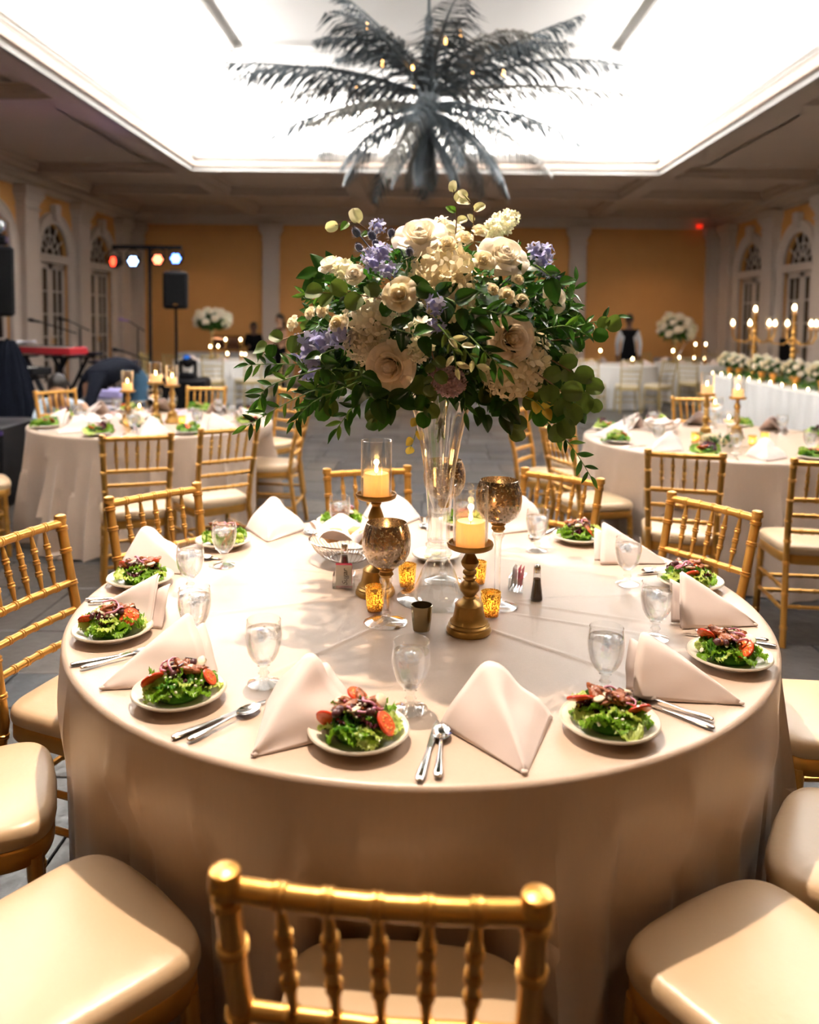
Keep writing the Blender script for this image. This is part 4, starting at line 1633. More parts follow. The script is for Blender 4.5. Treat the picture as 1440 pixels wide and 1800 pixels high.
FL = dict(
    R=[(-0.01, 1.913, 1.736, 0.0543, 0), (0.191, 1.904, 1.691, 0.0527, 0), (-0.228, 1.965, 1.668, 0.0376, 0), (-0.052, 1.791, 1.587, 0.0343, 1), (-0.077, 1.831, 1.42, 0.0493, 2), (0.208, 1.836, 1.49, 0.0482, 2), (0.321, 1.944, 1.589, 0.0317, 0), (-0.162, 1.874, 1.636, 0.0292, 0),
       (.10, 2.50, 1.62, .05, 0), (-.15, 2.46, 1.50, .048, 1), (.27, 2.42, 1.52, .045, 0), (.0, 2.30, 1.78, .045, 0), (-.02, 2.52, 1.44, .045, 2)],
    S=[(0.053, 1.876, 1.711, 0.0213), (0.097, 1.906, 1.727, 0.0216), (0.134, 1.952, 1.749, 0.0208), (0.192, 1.83, 1.59, 0.0208), (0.227, 1.85, 1.577, 0.0197), (0.22, 1.868, 1.627, 0.0159), (0.159, 1.817, 1.602, 0.0142), (-0.241, 1.909, 1.55, 0.0203), (-0.277, 1.952, 1.543, 0.018), (-0.337, 2.052, 1.517, 0.0233), (-0.203, 1.87, 1.52, 0.0225), (0.137, 1.855, 1.671, 0.0263)],
    H=[(0.04, 1.871, 1.658, 0.0664, 0), (0.06, 1.841, 1.595, 0.0522, 0), (-0.137, 1.87, 1.531, 0.0564, 1), (-0.154, 1.887, 1.477, 0.0428, 1), (0.251, 1.90, 1.428, 0.070, 0), (0.215, 1.86, 1.402, 0.052, 0), (.2, 2.42, 1.6, .06, 1), (-.2, 2.38, 1.55, .06, 0), (.05, 2.2, 1.78, .05, 1)],
    W=[(-0.004, 1.796, 1.494, 0.0318), (-0.01, 1.81, 1.455, 0.0193), (0.203, 2.081, 1.786, 0.0251), (0.234, 2.17, 1.812, 0.02), (0.172, 2.003, 1.762, 0.0185), (0.385, 2.052, 1.466, 0.0218), (-0.196, 1.927, 1.652, 0.0205)],
    D=[(-0.295, 1.998, 1.459, 0.0326), (-0.281, 2.005, 1.423, 0.0284), (-0.299, 2.077, 1.389, 0.0221), (-0.203, 1.876, 1.49, 0.0226), (0.282, 2.01, 1.709, 0.0171), (0.318, 2.064, 1.71, 0.0161), (0.298, 1.994, 1.683, 0.0184), (0.027, 1.773, 1.564, 0.0189), (0.031, 1.771, 1.513, 0.0163), (-0.097, 1.882, 1.69, 0.0174), (-0.118, 1.866, 1.662, 0.0172), (-0.083, 1.837, 1.648, 0.0156), (-0.118, 2.006, 1.763, 0.0156), (-0.25, 1.928, 1.478, 0.0205), (-0.129, 1.89, 1.68, 0.0161), (0.309, 1.975, 1.654, 0.014)],
    M=[(0.066, 1.853, 1.376, 0.0328), (0.043, 1.83, 1.397, 0.026)],
    T=[(-0.172, 2.031, 1.752, 0.0115), (-0.128, 1.966, 1.738, 0.0112), (-0.078, 1.94, 1.74, 0.011), (-0.157, 1.94, 1.705, 0.0103), (-0.033, 1.857, 1.689, 0.0099), (0.288, 2.005, 1.701, 0.01), (0.334, 1.991, 1.635, 0.0099), (0.341, 1.988, 1.618, 0.0106), (-0.115, 1.921, 1.713, 0.0095)])
PM = (white_pet, cream_pet, blush_pet)
for i, (x, y, z, r, k) in enumerate(FL['R']):
    bud = i in (2, 7)
    rose(x, y, z, r * (1.18 if not bud else 1.1), PM[k], 1.0 if not bud else .85, up=(.55 if z > 1.66 else .15) + (.8 if i == 2 else 0), n_out=10 if not bud else 6)
for (x, y, z, r) in FL['S']:
    rose(x, y, z, r * 1.15, cream_pet, .9, up=.3, n_out=5, nm='spray_rose')


def floret(mb, M, s, n=4, cup=.25, mi=0):
    for k in range(n):
        a = 2 * pi * k / n
        R = M @ Matrix.Rotation(a, 4, 'Z')
        mb.add([(0, 0, 0), (.45 * s, -.36 * s, cup * s * .5), (.95 * s, -.22 * s, cup * s), (1.02 * s, .0, cup * s * 1.2), (.95 * s, .22 * s, cup * s), (.45 * s, .36 * s, cup * s * .5)], [(0, 1, 2, 3), (0, 3, 4, 5)], R, mi)


def head_mesh(R, n, s, m, name, petals=4, cup=.25, flat=.75, seed=1):
    rn = random.Random(seed)
    mb = MB()
    for i in range(n):
        z = 1 - 1.75 * (i + .5) / n
        a = i * 2.39996
        q = sqrt(max(0, 1 - z * z))
        d = Vector((q * cos(a), q * sin(a), z))
        rr = R * rn.uniform(.82, 1.05)
        p = Vector((d.x * rr, d.y * rr, d.z * rr * flat))
        dd = (d + Vector((rn.uniform(-.3, .3), rn.uniform(-.3, .3), rn.uniform(-.2, .3)))).normalized()
        M = Matrix.Translation(p) @ dd.to_track_quat('Z', 'Y').to_matrix().to_4x4() @ Matrix.Rotation(rn.uniform(0, 3), 4, 'Z')
        floret(mb, M, s * rn.uniform(.8, 1.15), petals, cup)
    mb.ball((0, 0, 0), R * .72, 12, 8, 0, (1, 1, flat))
    return mb.mesh(name, m)


def put(me, name, x, y, z, s, up=.2, parent=None):
    p = Vector((x, y, z)) - BC
    d = (p.normalized() + Vector((0, -.2 if p.y < 0 else .2, up))).normalized()
    return inst(name, me, parent or bq, M=Matrix.Translation(p - d * s * .5) @ d.to_track_quat('Z', 'Y').to_matrix().to_4x4() @ Matrix.Rotation((x * 1e4) % 6, 4, 'Z') @ Matrix.Scale(s, 4))


HY = [head_mesh(1, 62, .30, hyd_m, 'hydrangea', 4, .3, .8, 2), head_mesh(1, 62, .30, hyd2_m, 'hydrangea', 4, .3, .8, 5)]
for (x, y, z, r, k) in FL['H']:
    put(HY[k], 'hydrangea', x, y, z, r * 1.15)
WS = head_mesh(1, 16, .55, stock_m, 'white_stock', 6, .5, 1, 3)
for (x, y, z, r) in FL['W']:
    put(WS, 'white_stock', x, y, z, r)
DS = [head_mesh(1, 9, .75, blue_m, 'delphinium', 5, .45, 1.1, 4), head_mesh(1, 7, .8, blue_m, 'delphinium', 5, .3, 1.2, 9)]
for i, (x, y, z, r) in enumerate(FL['D']):
    put(DS[i % 2], 'delphinium', x, y, z, r)
MS = head_mesh(1, 70, .30, mauve_m, 'mauve_blossom', 5, .6, .9, 7)
for (x, y, z, r) in FL['M']:
    put(MS, 'mauve_blossom', x, y, z, r, -.5)
tb_ = MB()
for i in range(110):
    zz = 1 - 1.8 * (i + .5) / 110
    a = i * 2.39996
    q = sqrt(1 - zz * zz)
    d = Vector((q * cos(a), q * sin(a), zz * 1.4))
    tb_.add([d * .8 + Vector((.09 * cos(a + 1.5), .09 * sin(a + 1.5), 0)), d * .8 - Vector((.09 * cos(a + 1.5), .09 * sin(a + 1.5), 0)), d * 1.15 + Vector((0, 0, .12))], [(0, 1, 2)])
tb_.ball((0, 0, 0), .85, 10, 8, 0, (1, 1, 1.35))
for k in range(12):
    a = k * pi / 6
    tb_.add([(.2 * cos(a - .3), .2 * sin(a - .3), -1.1), (.2 * cos(a + .3), .2 * sin(a + .3), -1.1), (2.3 * cos(a), 2.3 * sin(a), -.7 + .3 * (k % 2))], [(0, 1, 2)])
TH = tb_.mesh('thistle', thistle_m, smooth=False)
for (x, y, z, r) in FL['T']:
    o = put(TH, 'thistle', x, y, z, r, .6)
    p = Vector((x, y, z)) - BC
    MB().tube([p, p * .55 + Vector((0, 0, -.02))], .0018, 5).build('thistle_stem', thistle_m, bq)


# --- leaves
def leaf_mesh(L, W, m, shape='lance', curl=.25, seed=0, n=(6, 8)):
    def fn(u, v_):
        x = (u - .5) * 2
        if shape == 'lance':
            ww = sin(pi * v_ ** .85) ** .9
        elif shape == 'round':
            ww = sqrt(max(0, 1 - (2 * v_ - 1) ** 2)) ** .9
        else:
            ww = sin(pi * v_ ** .7) ** .75
        px = x * ww * W / 2
        py = v_ * L
        pz = abs(x) * ww * W * .22 - curl * L * v_ * v_ + .02 * L * sin(7 * v_ + seed + 3 * x)
        return (px, py, pz)
    return MB().grid(fn, *n).mesh('leaf', m)


LF = dict(
    will=[leaf_mesh(.046, .013, g_mid, 'lance', .15, 1), leaf_mesh(.040, .012, g_dark, 'lance', .3, 2), leaf_mesh(.046, .014, g_lite, 'lance', .1, 3), leaf_mesh(.042, .013, g_mid, 'lance', .4, 4)],
    euc=[leaf_mesh(.050, .046, g_euc, 'round', .1, 1), leaf_mesh(.044, .040, g_mid, 'round', .15, 2), leaf_mesh(.052, .044, g_euc, 'round', .05, 5)],
    pale=[leaf_mesh(.040, .032, g_pale, 'round', .1, 1), leaf_mesh(.036, .026, g_pale, 'round', .2, 3), leaf_mesh(.036, .022, g_lite, 'ovate', .1, 3)],
    salal=[leaf_mesh(.070, .046, g_dark, 'ovate', .2, 1), leaf_mesh(.064, .040, g_mid, 'ovate', .15, 2), leaf_mesh(.060, .038, g_dark, 'ovate', .3, 6)],
    seed=[leaf_mesh(.034, .014, g_pale, 'lance', .1, 1), leaf_mesh(.030, .012, g_euc, 'lance', .1, 2)],
    yel=[leaf_mesh(.040, .030, g_yel, 'round', .1, 1), leaf_mesh(.034, .028, g_yel, 'ovate', .2, 2)])
rl = random.Random(21)


def spline(pts, n):
    pts = [Vector(p) for p in pts]
    if len(pts) == 2:
        pts.insert(1, (pts[0] + pts[1]) / 2 + Vector((0, 0, .015)))
    out = []
    k = len(pts) - 1
    for i in range(n + 1):
        t = i / n * k
        j = min(int(t), k - 1)
        u = t - j
        p0, p1, p2, p3 = pts[max(j - 1, 0)], pts[j], pts[j + 1], pts[min(j + 2, k)]
        out.append(.5 * ((2 * p1) + (p2 - p0) * u + (2 * p0 - 5 * p1 + 4 * p2 - p3) * u * u + (3 * p1 - p0 - 3 * p2 + p3) * u ** 3))
    return out


def sprig(pts, kind, n, m=None, s=1.0, face=None, start=.15):
    path = spline([Vector(p) - BC for p in pts], max(10, n))
    o = MB().tube(path, [.0022 - .0014 * i / len(path) for i in range(len(path))], 5).build('leafy_branch', m or stem_g, bq)
    K = len(path) - 1
    for i in range(n):
        t = start + (1 - start) * (i + .5) / n
        j = min(int(t * K), K - 1)
        p = path[j].lerp(path[j + 1], t * K - j)
        tg = (path[j + 1] - path[j]).normalized()
        side = tg.cross(Vector((0, -1, .25)))
        if side.length < .1:
            side = Vector((1, 0, 0))
        side.normalize()
        sd = 1 if i % 2 else -1
        d = (tg * .75 + side * sd * rl.uniform(.6, 1.1) + Vector((rl.uniform(-.3, .3), rl.uniform(-.4, .2), rl.uniform(-.4, .15)))).normalized()
        if i == n - 1:
            d = tg
        nrm = Vector((rl.uniform(-.5, .5), -1 if p.y < .05 else 1, rl.uniform(-.2, .9)))
        xax = d.cross(nrm).normalized()
        zax = xax.cross(d).normalized()
        M = Matrix.Translation(p) @ Matrix((xax, d, zax)).transposed().to_4x4() @ Matrix.Scale(s * rl.uniform(.8, 1.15), 4)
        inst('leaf', rl.choice(LF[kind]), o, M=M)
    return o


for pts, kind, n, s in (
        ([(-.15, 2.0, 1.40), (-.316, 1.98, 1.416), (-.431, 1.97, 1.414)], 'will', 16, 1),
        ([(-.15, 1.98, 1.39), (-.285, 1.95, 1.346), (-.427, 1.93, 1.266)], 'will', 18, 1),
        ([(-.12, 1.95, 1.39), (-.252, 1.93, 1.335), (-.308, 1.92, 1.279)], 'will', 14, 1),
        ([(-.2, 1.95, 1.42), (-.36, 1.95, 1.37), (-.40, 1.95, 1.33)], 'will', 12, 1),
        ([(-.05, 1.92, 1.38), (-.15, 1.88, 1.33), (-.20, 1.88, 1.27)], 'will', 12, .95),
        ([(-.26, 2.0, 1.53), (-.296, 2.0, 1.593)], 'will', 6, .8),
        ([(.2, 1.98, 1.42), (.304, 1.93, 1.287), (.361, 1.92, 1.232), (.412, 1.92, 1.155)], 'will', 15, .95),
        ([(.307, 2.0, 1.494), (.39, 2.0, 1.521), (.485, 2.0, 1.543)], 'will', 9, .9),
        ([(.313, 2.05, 1.537), (.37, 2.05, 1.559), (.386, 2.05, 1.638)], 'will', 7, .9),
        ([(.25, 1.92, 1.50), (.33, 1.90, 1.52), (.39, 1.92, 1.50)], 'will', 10, 1),
        ([(.08, 2.1, 1.726), (.084, 2.1, 1.798), (.075, 2.1, 1.866)], 'pale', 5, .85),
        ([(-.111, 2.08, 1.724), (-.17, 2.06, 1.774), (-.225, 2.05, 1.766)], 'pale', 4, 1),
        ([(.12, 2.0, 1.74), (.12, 1.98, 1.80), (.10, 1.98, 1.83)], 'pale', 4, .8),
        ([(-.02, 1.82, 1.56), (-.14, 1.84, 1.584), (-.24, 1.86, 1.59)], 'euc', 6, 1.0),
        ([(.30, 1.98, 1.481), (.391, 1.95, 1.496), (.445, 1.95, 1.52)], 'euc', 6, .85),
        ([(.31, 1.97, 1.44), (.37, 1.93, 1.40), (.41, 1.92, 1.34)], 'euc', 7, .9),
        ([(.25, 1.9, 1.42), (.336, 1.88, 1.355), (.325, 1.88, 1.287)], 'euc', 8, 1),
        ([(-.03, 1.92, 1.40), (-.075, 1.90, 1.344), (-.11, 1.90, 1.29)], 'euc', 7, .9),
        ([(.13, 1.93, 1.40), (.18, 1.90, 1.344), (.222, 1.90, 1.275)], 'euc', 8, .9),
        ([(.08, 1.95, 1.42), (.12, 1.90, 1.36), (.15, 1.90, 1.30)], 'salal', 5, .9),
        ([(-.018, 2.15, 1.36), (-.012, 2.18, 1.24), (-.03, 2.2, 1.175)], 'yel', 5, 1.0),
        ([(.22, 1.95, 1.36), (.27, 1.90, 1.34), (.29, 1.88, 1.32)], 'yel', 4, .8),
        ([(.033, 1.74, 1.52), (.06, 1.72, 1.484), (.075, 1.72, 1.424)], 'seed', 8, 1),
        ([(.05, 1.75, 1.50), (.09, 1.73, 1.47), (.125, 1.73, 1.42)], 'seed', 8, 1),
        ([(.02, 1.80, 1.46), (.03, 1.78, 1.42), (.02, 1.79, 1.38)], 'euc', 5, .6),
        ([(-.10, 1.86, 1.52), (-.03, 1.78, 1.50), (.02, 1.76, 1.49)], 'salal', 5, .8),
        ([(.0, 1.85, 1.60), (.07, 1.79, 1.57), (.12, 1.77, 1.53)], 'salal', 6, .9),
        ([(.1, 1.82, 1.56), (.15, 1.79, 1.55), (.20, 1.80, 1.54)], 'will', 8, 1.1),
        ([(.10, 1.80, 1.50), (.14, 1.77, 1.46), (.18, 1.78, 1.42)], 'will', 9, 1.2),
        ([(-.08, 1.88, 1.64), (-.05, 1.82, 1.62), (-.01, 1.79, 1.60)], 'salal', 4, .8),
        ([(.26, 1.88, 1.66), (.30, 1.87, 1.63), (.34, 1.90, 1.60)], 'salal', 4, .8),
        ([(-.20, 1.92, 1.46), (-.24, 1.87, 1.44), (-.20, 1.84, 1.40)], 'salal', 5, .8),
        ([(-.15, 1.88, 1.43), (-.12, 1.82, 1.36), (-.05, 1.84, 1.34)], 'salal', 6, .9),
        ([(-.28, 2.0, 1.50), (-.36, 1.98, 1.47), (-.40, 2.0, 1.44)], 'euc', 5, .8)):
    sprig(pts, kind, n, twig_m if kind in ('pale', 'euc') else None, s)
for i in range(12):      # hanging fringe below the front
    a = -pi + pi * (i + .5) / 12
    p0 = BC + Vector((cos(a) * .20, sin(a) * .18, -.10))
    p1 = BC + Vector((cos(a) * .31, sin(a) * .27, -.14))
    p2 = BC + Vector((cos(a) * .37, sin(a) * .31, -.22))
    sprig([p0, p1, p2], ('will', 'salal', 'euc')[i % 3], 8, s=.9)
for i in range(14):      # the sides and back of the dome
    a = rl.uniform(.1, pi - .1)
    d = Vector((cos(a) * 1.05, sin(a), rl.uniform(-.35, .7)))
    p0 = BC + Vector((d.x * .26, d.y * .26, d.z * .18))
    p1 = BC + Vector((d.x * .34, d.y * .38, d.z * .25 - .03))
    p2 = BC + Vector((d.x * .37, d.y * .44, d.z * .28 - .08))
    sprig([p0, p1, p2], rl.choice(('will', 'euc', 'salal')), 8)
# dense inner greenery
fo = MB()
for i in range(3200):
    z = rl.uniform(-.92, .95) if i % 3 else rl.uniform(-.92, -.1)
    a = rl.uniform(0, 6.283)
    q = sqrt(max(.05, 1 - z * z))
    d = Vector((q * cos(a), q * sin(a), z))
    k = rl.uniform(.62, .92)
    p = Vector((d.x * .40 * k, d.y * .37 * k, d.z * (.23 if z > 0 else .24) * k))
    L, W = rl.uniform(.03, .055), rl.uniform(.014, .03)
    dd = (d + Vector((rl.uniform(-.9, .9), rl.uniform(-.9, .9), rl.uniform(-.9, .5)))).normalized()
    nn = (d + Vector((rl.uniform(-.6, .6), rl.uniform(-.6, .6), .3)))
    xx = dd.cross(nn).normalized() * W / 2
    zz = xx.normalized().cross(dd) * L * .1
    fo.add([p, p + dd * L * .45 + xx + zz, p + dd * L - zz, p + dd * L * .45 - xx + zz, p + dd * L * .5], [(0, 1, 4), (1, 2, 4), (2, 3, 4), (3, 0, 4)], mi=i % 3)
fo.build('inner_foliage', [g_dark, g_dark, g_mid], bq, kind='stuff')
core = MB().ball((0, 0, -.03), 1, 24, 14, 0, (.25, .22, .14))
core.build('moss_base', g_dark, bq)
ST_BUILD.build('stems_in_water', st_m, vs_, kind='stuff')

# ================================================================ PALM CHANDELIER
pc = thing('palm_chandelier', (.02, 8.0, 3.7), 0, 'hanging chandelier of dark palm fronds with small candle bulbs below the bright ceiling', 'chandelier')
palm_m = mat('dark_palm_metal', (.10, .125, .145), .40, .3, .6, 6)
palm2_m = mat('pale_palm_metal', (.22, .215, .20), .45, .3, .3, 6)


def frond(az, el0, L, droop, m, z0, fat=1.0):
    d0 = Vector((cos(az), sin(az), 0))
    pts = []
    n = 22
    p = Vector((d0.x * .05, d0.y * .05, z0))
    el = el0
    for i in range(n + 1):
        pts.append(p.copy())
        p = p + (d0 * cos(el) + Vector((0, 0, sin(el)))) * (L / n)
        el -= droop / n * (.6 + .8 * i / n)
    o = MB().tube(pts, [.022 * (1 - .8 * i / n) for i in range(n + 1)], 6).build('frond_rib', m, pc)
    lv = MB()
    side = Vector((-d0.y, d0.x, 0))
    for i in range(2, 2 * n):
        t = i / (2 * n)
        j = int(t * n)
        q = pts[j].lerp(pts[min(j + 1, n)], t * n - j)
        tg = (pts[min(j + 1, n)] - pts[j]).normalized()
        ll = L * .27 * sin(pi * min(1, .12 + t * .85)) ** .7 * fat
        for sd in (-1, 1):
            d = (tg * .75 + side * sd * .75 + Vector((0, 0, -.45 + rl.uniform(-.25, .2)))).normalized()
            wv = tg * .013 * fat
            tip = q + d * ll * rl.uniform(.85, 1.1) + Vector((0, 0, -.12 * ll))
            mid = q + d * ll * .5 + Vector((0, 0, .03))
            lv.add([q - wv * .6, q + wv * .6, mid + wv, mid - wv, tip], [(0, 1, 2, 3), (3, 2, 4)])
    lv.build('leaflets', m, o, kind='stuff', smooth=False)


specs = []
for k in range(8):
    specs.append((k * pi / 4 + .15, .75, 1.15, 1.3, .15))
for k in range(9):
    specs.append((k * 2 * pi / 9 + .02, .38, 1.75, .75, .02))
for k in range(9):
    specs.append((k * 2 * pi / 9 + .4, .0, 1.5, .75, -.1))
for k in range(9):
    specs.append((k * 2 * pi / 9 + .1, -.35, 1.15, .9, -.15))
for k in range(6):
    specs.append((k * pi / 3 + .3, -.9, .62, .5, -.35))
specs += [(pi + .02, .28, 1.95, .32, .05), (-.03, .22, 1.9, .35, .05), (.2, .62, 1.75, .35, .05), (pi - .35, .95, 1.6, .5, .1)]
for i, (az, el, L, dr, z0) in enumerate(specs):
    frond(az + rl.uniform(-.12, .12), el + rl.uniform(-.1, .1), L * rl.uniform(.9, 1.08), dr, palm2_m if i % 5 == 2 else palm_m, z0)
MB().lathe([(0, -.72), (.05, -.68), (.07, -.55), (.06, -.3), (.10, -.1), (.12, .1), (.08, .35), (.04, .6), (.04, .75), (.015, .8), (.015, 1.25), (0, 1.25)], 16).build('stem', palm_m, pc)
for k in range(12):
    a = k * pi / 6 + .2
    r = (.45, .75)[k % 2]
    z = (.18, .38, .05)[k % 3]
    bl = MB().lathe([(0, 0), (.011, .01), (.013, .03), (.007, .06), (0, .075)], 10, Matrix.Translation((r * cos(a), r * sin(a), z + .08)))
    b_o = MB().tube([(0, 0, z - .15), (r * .6 * cos(a), r * .6 * sin(a), z - .12), (r * cos(a), r * sin(a), z), (r * cos(a), r * sin(a), z + .08)], .009, 6).build('candle_arm', palm_m, pc)
    bl.build('bulb', emit('amber_bulb', (1, .5, .15), 12) if k == 0 else bpy.data.materials['amber_bulb'], b_o)
# ================================================================ SIDE TABLES
def bg_plate(x, y, lb, grp):
    place(pl, (x, y, Z), 0, 'cream salad plate ' + lb, 'plate', grp)


SAL2 = [make_salad(60 + k, [(-.03, -.02, .036, .7, .2, 1.1), (.02, .03, .04, .5, -.3, 1)][: 2 - k % 2], full=False) for k in range(3)]


def place_sal(k, x, y, lb, grp):
    place(SAL2[k % 3], (x, y, Z + .008), k * 1.3, 'small green salad ' + lb, 'salad', grp)


def greens(x, y, label, seed, nf=6):
    """low ring of leaves and blossoms round the candles"""
    t = thing('table_greenery', (x, y, Z), 0, label, 'flowers')
    rn = random.Random(seed)
    mb = MB()
    for i in range(110):
        a, r = rn.uniform(0, 6.28), rn.uniform(.02, .12)
        p = Vector((r * cos(a), r * sin(a), rn.uniform(.0, .05)))
        d = Vector((cos(a), sin(a), rn.uniform(.1, 1.3))).normalized()
        sd = d.cross(Vector((0, 0, 1))).normalized() * rn.uniform(.006, .012)
        L = rn.uniform(.04, .075)
        mb.add([p, p + d * L * .5 + sd, p + d * L, p + d * L * .5 - sd], [(0, 1, 2, 3)], mi=i % 2)
    mb.build('leaves', [g_dark, g_mid], t, kind='stuff')
    for i in range(nf):
        a = rn.uniform(0, 6.28)
        inst('blossom', HY[i % 2], t, (.09 * cos(a), .09 * sin(a), .05), (0, 0, a), .026)


def side_table(cx, cy, R, which, m, seed, chairs, n_set, offs, sticks, skip=()):
    make_table(cx, cy, R, 'round banquet table at the %s behind the main one' % which, GT)
    ch = [(atan2(y - cy, x - cx), math.hypot(x - cx, y - cy) - .22) for (x, y, fx, fy, lb) in chairs]
    make_cloth(cx, cy, R, 'champagne cloth on the round table at the %s' % which, m, seed, [(a, l) for a, l in ch if l < R - .05], [(a, max(l, R - .04)) for a, l in ch if l >= R - .05], .6, 'champagne tablecloths')
    for (x, y, fx, fy, lb) in chairs:
        chair(x, y, fx, fy, lb, 'gold chairs around the %s table' % which)
    for k in range(n_set):
        ang = offs + k * 360 / n_set
        pos = ('at the front', 'at front right', 'at right', 'at back right', 'at the back', 'at back left', 'at left', 'at front left')[int(((ang + 90) % 360) / 45 + .5) % 8]
        lb = '%s of the %s table' % (pos, which)
        x, y = P0(R - .12, ang, cx, cy)
        bg_plate(x, y, lb, 'plates on the %s table' % which)
        place_sal(k, x, y, lb, 'salads on the %s table' % which)
        nx, ny = P0(R - .14, ang + 360 / n_set * .55, cx, cy)
        if k not in skip:
            napkin(nx, ny, ang + 360 / n_set * .55 + (k * 37) % 40 - 20, 'pyramid napkin beside the salad ' + lb, 'napkins on the %s table' % which, k)
        gx, gy = P0(R - .30, ang + 14, cx, cy)
        goblet(gx, gy, 'water goblet above the salad ' + lb, 'goblets on the %s table' % which)
        cx2, cy2 = P0(R - .12, ang + 360 / n_set * .28, cx, cy)
        place(kn, (cx2, cy2, Z + .0015), radians(ang + 14) + pi / 2, 'steel knife by the salad ' + lb, 'knife', 'knives on the %s table' % which)
    for (x, y, h, wd) in sticks:
        base = brass_like(x, y, h, wd + ' of the %s table' % which, 'brass candlesticks on the %s table' % which)
        pillar_candle(x, y, Z + h, 'lit pillar candle on ' + wd + ' of the %s table' % which, .062, .036, .30, 'candles on the %s table' % which)
        glass_cylinder(x, y, Z + h, 'glass cylinder on ' + wd + ' of the %s table' % which, .15, .043, 'glass cylinders on the %s table' % which)
    lm = lamp('candle_light', 'POINT', (cx, cy, 1.15), 1.5, (1, .55, .22), shadow_soft_size=.12)


BRS = brass_stick('brass_candlestick', .26, 'x', 0, 0)


def brass_like(x, y, h, lb, grp):
    o = place(BRS, (x, y, Z), 0, 'turned brass candlestick, ' + lb, 'candlestick', grp)
    o.scale = (1, 1, h / .26)
    return o


LT = (-1.97, 5.85, .86)
RT = (2.02, 5.35, .915)
side_table(*LT, 'left', satin, 11, [
    (-1.595, 4.42, -.37, .93, 'chair with its back to the camera at front of the left table'),
    (-1.25, 4.73, -.62, .79, 'chair turned half right at front right of the left table'),
    (-1.10, 5.86, -1, .05, 'chair seen from the side at right of the left table'),
    (-1.30, 6.90, -.6, -.8, 'small looking chair behind the right side of the left table'),
    (-2.88, 6.52, .80, -.60, 'chair behind the left rear of the left table, near the crouching person'),
    (-1.95, 6.95, .0, -1, 'chair behind the candles of the left table'),
    (-2.86, 5.02, .8, .55, 'chair at left edge of photo beside left table, seat in view')],
    8, -100, [(-2.13, 5.75, .23, 'left candlestick'), (-1.88, 5.62, .30, 'tall middle candlestick'), (-1.82, 5.80, .27, 'right candlestick')])
side_table(*RT, 'right', satin, 17, [
    (1.35, 4.12, .27, .96, 'chair with its back to the camera at front left of the right table'),
    (1.93, 3.95, .10, 1, 'chair cut by the right edge at front of the right table'),
    (.90, 5.62, .8, -.45, 'chair at far left of the right table, ladder back turned edge on'),
    (1.03, 4.80, .94, .33, 'chair at left of the right table with its seat under the hanging vine'),
    (1.22, 6.12, .62, -.78, 'chair behind left rear of the right table'),
    (2.30, 6.55, 0, -1, 'chair behind the candles of the right table'),
    (3.05, 5.9, -.9, -.4, 'chair at the far right side of the right table')],
    8, -118, [(1.88, 5.30, .30, 'left candlestick'), (2.13, 5.42, .27, 'right candlestick')])
greens(-1.92, 5.45, 'low greenery with cream roses among the candles of the left table', 1)
greens(1.88, 5.02, 'low greenery with cream roses at the candles of the right table', 2)


def float_bowl(x, y, h, lb, grp):
    t = thing('floating_candle_glass', (x, y, Z), 0, lb, 'candle holder', grp)
    MB().lathe([(0, 0), (.045, 0), (.047, .002), (.012, .01), (.007, .02), (.007, h - .10), (.012, h - .09), (0, h - .088)], 24).build('stem', solid_m, t)
    MB().shell([(.01, h - .09), (.04, h - .078), (.055, h - .05), (.055, h - .02), (.047, h)], 32).build('bowl', glass_m, t)
    tl = thing('floating_candle', (x, y, Z + h - .07), 0, 'floating candle burning in ' + lb, 'candle', grp + ' lights')
    MB().lathe([(0, 0), (.025, .0), (.032, .018), (0, .02)], 20).build('wax', wax, tl)
    flame(tl, .024, .006, .026)


for (x, y, h, lb) in ((-2.02, 5.68, .17, 'low stemmed glass left of the tall candlestick, left table'), (-1.99, 5.92, .24, 'stemmed glass behind the left table candles'),
                      (2.0, 5.22, .20, 'low stemmed glass between the candlesticks, right table'), (1.98, 5.42, .28, 'taller stemmed glass between the candlesticks, right table')):
    float_bowl(x, y, h, lb, 'stemmed candle glasses on the side tables')
o = copy_tree(bb)
o.location = (-2.25, 5.42, Z)
tag(o, 'silver wire bread bowl on the left table')
tag(draped(6, .115, .055, napkin_m, 'c', 1.4).build('bread_cloth', napkin_m, None, loc=(-2.25, 5.42, Z)), 'white cloth lining the bread bowl on the left table', 'napkin')
o = copy_tree(bb)
o.location = (1.72, 5.72, Z)
tag(o, 'silver wire bread bowl on the right table')
tag(draped(8, .115, .055, napkin_m, 'c', 1.2).build('bread_cloth', napkin_m, None, loc=(1.72, 5.72, Z)), 'pink white cloth lining the bread bowl on the right table', 'napkin')
for i, (x, y, w_) in enumerate(((-2.06, 5.55, 'left'), (-1.72, 5.7, 'left'), (1.78, 5.2, 'right'), (2.25, 5.25, 'right'), (2.1, 5.08, 'right'))):
    t = thing('votive_holder', (x, y, Z), 0, 'small gold votive, %s one among the candles on the %s table' % (('left', 'right', 'left', 'right', 'front')[i], w_), 'candle holder', 'votives on the %s table' % w_)
    MB().shell([(.001, .003), (.021, .004), (.024, .030), (.0265, .066)], 20).build('glass_wall', goldmerc, t)
    t2 = thing('tea_light', (x, y, Z + .006), 0, 'tea light in the %s votive on the %s table' % (('left', 'right', 'left', 'right', 'front')[i], w_), 'candle', 'tea lights on the %s table' % w_)
    MB().lathe([(0, 0), (.018, 0), (.018, .012), (0, .012)], 12).build('wax', wax, t2)
    flame(t2, .015, .007, .024)

# ================================================================ FAR TABLES
CH2 = make_chair('chiavari_chair', far_gold, mat('ivory_vinyl', (.75, .66, .48), .4), True)


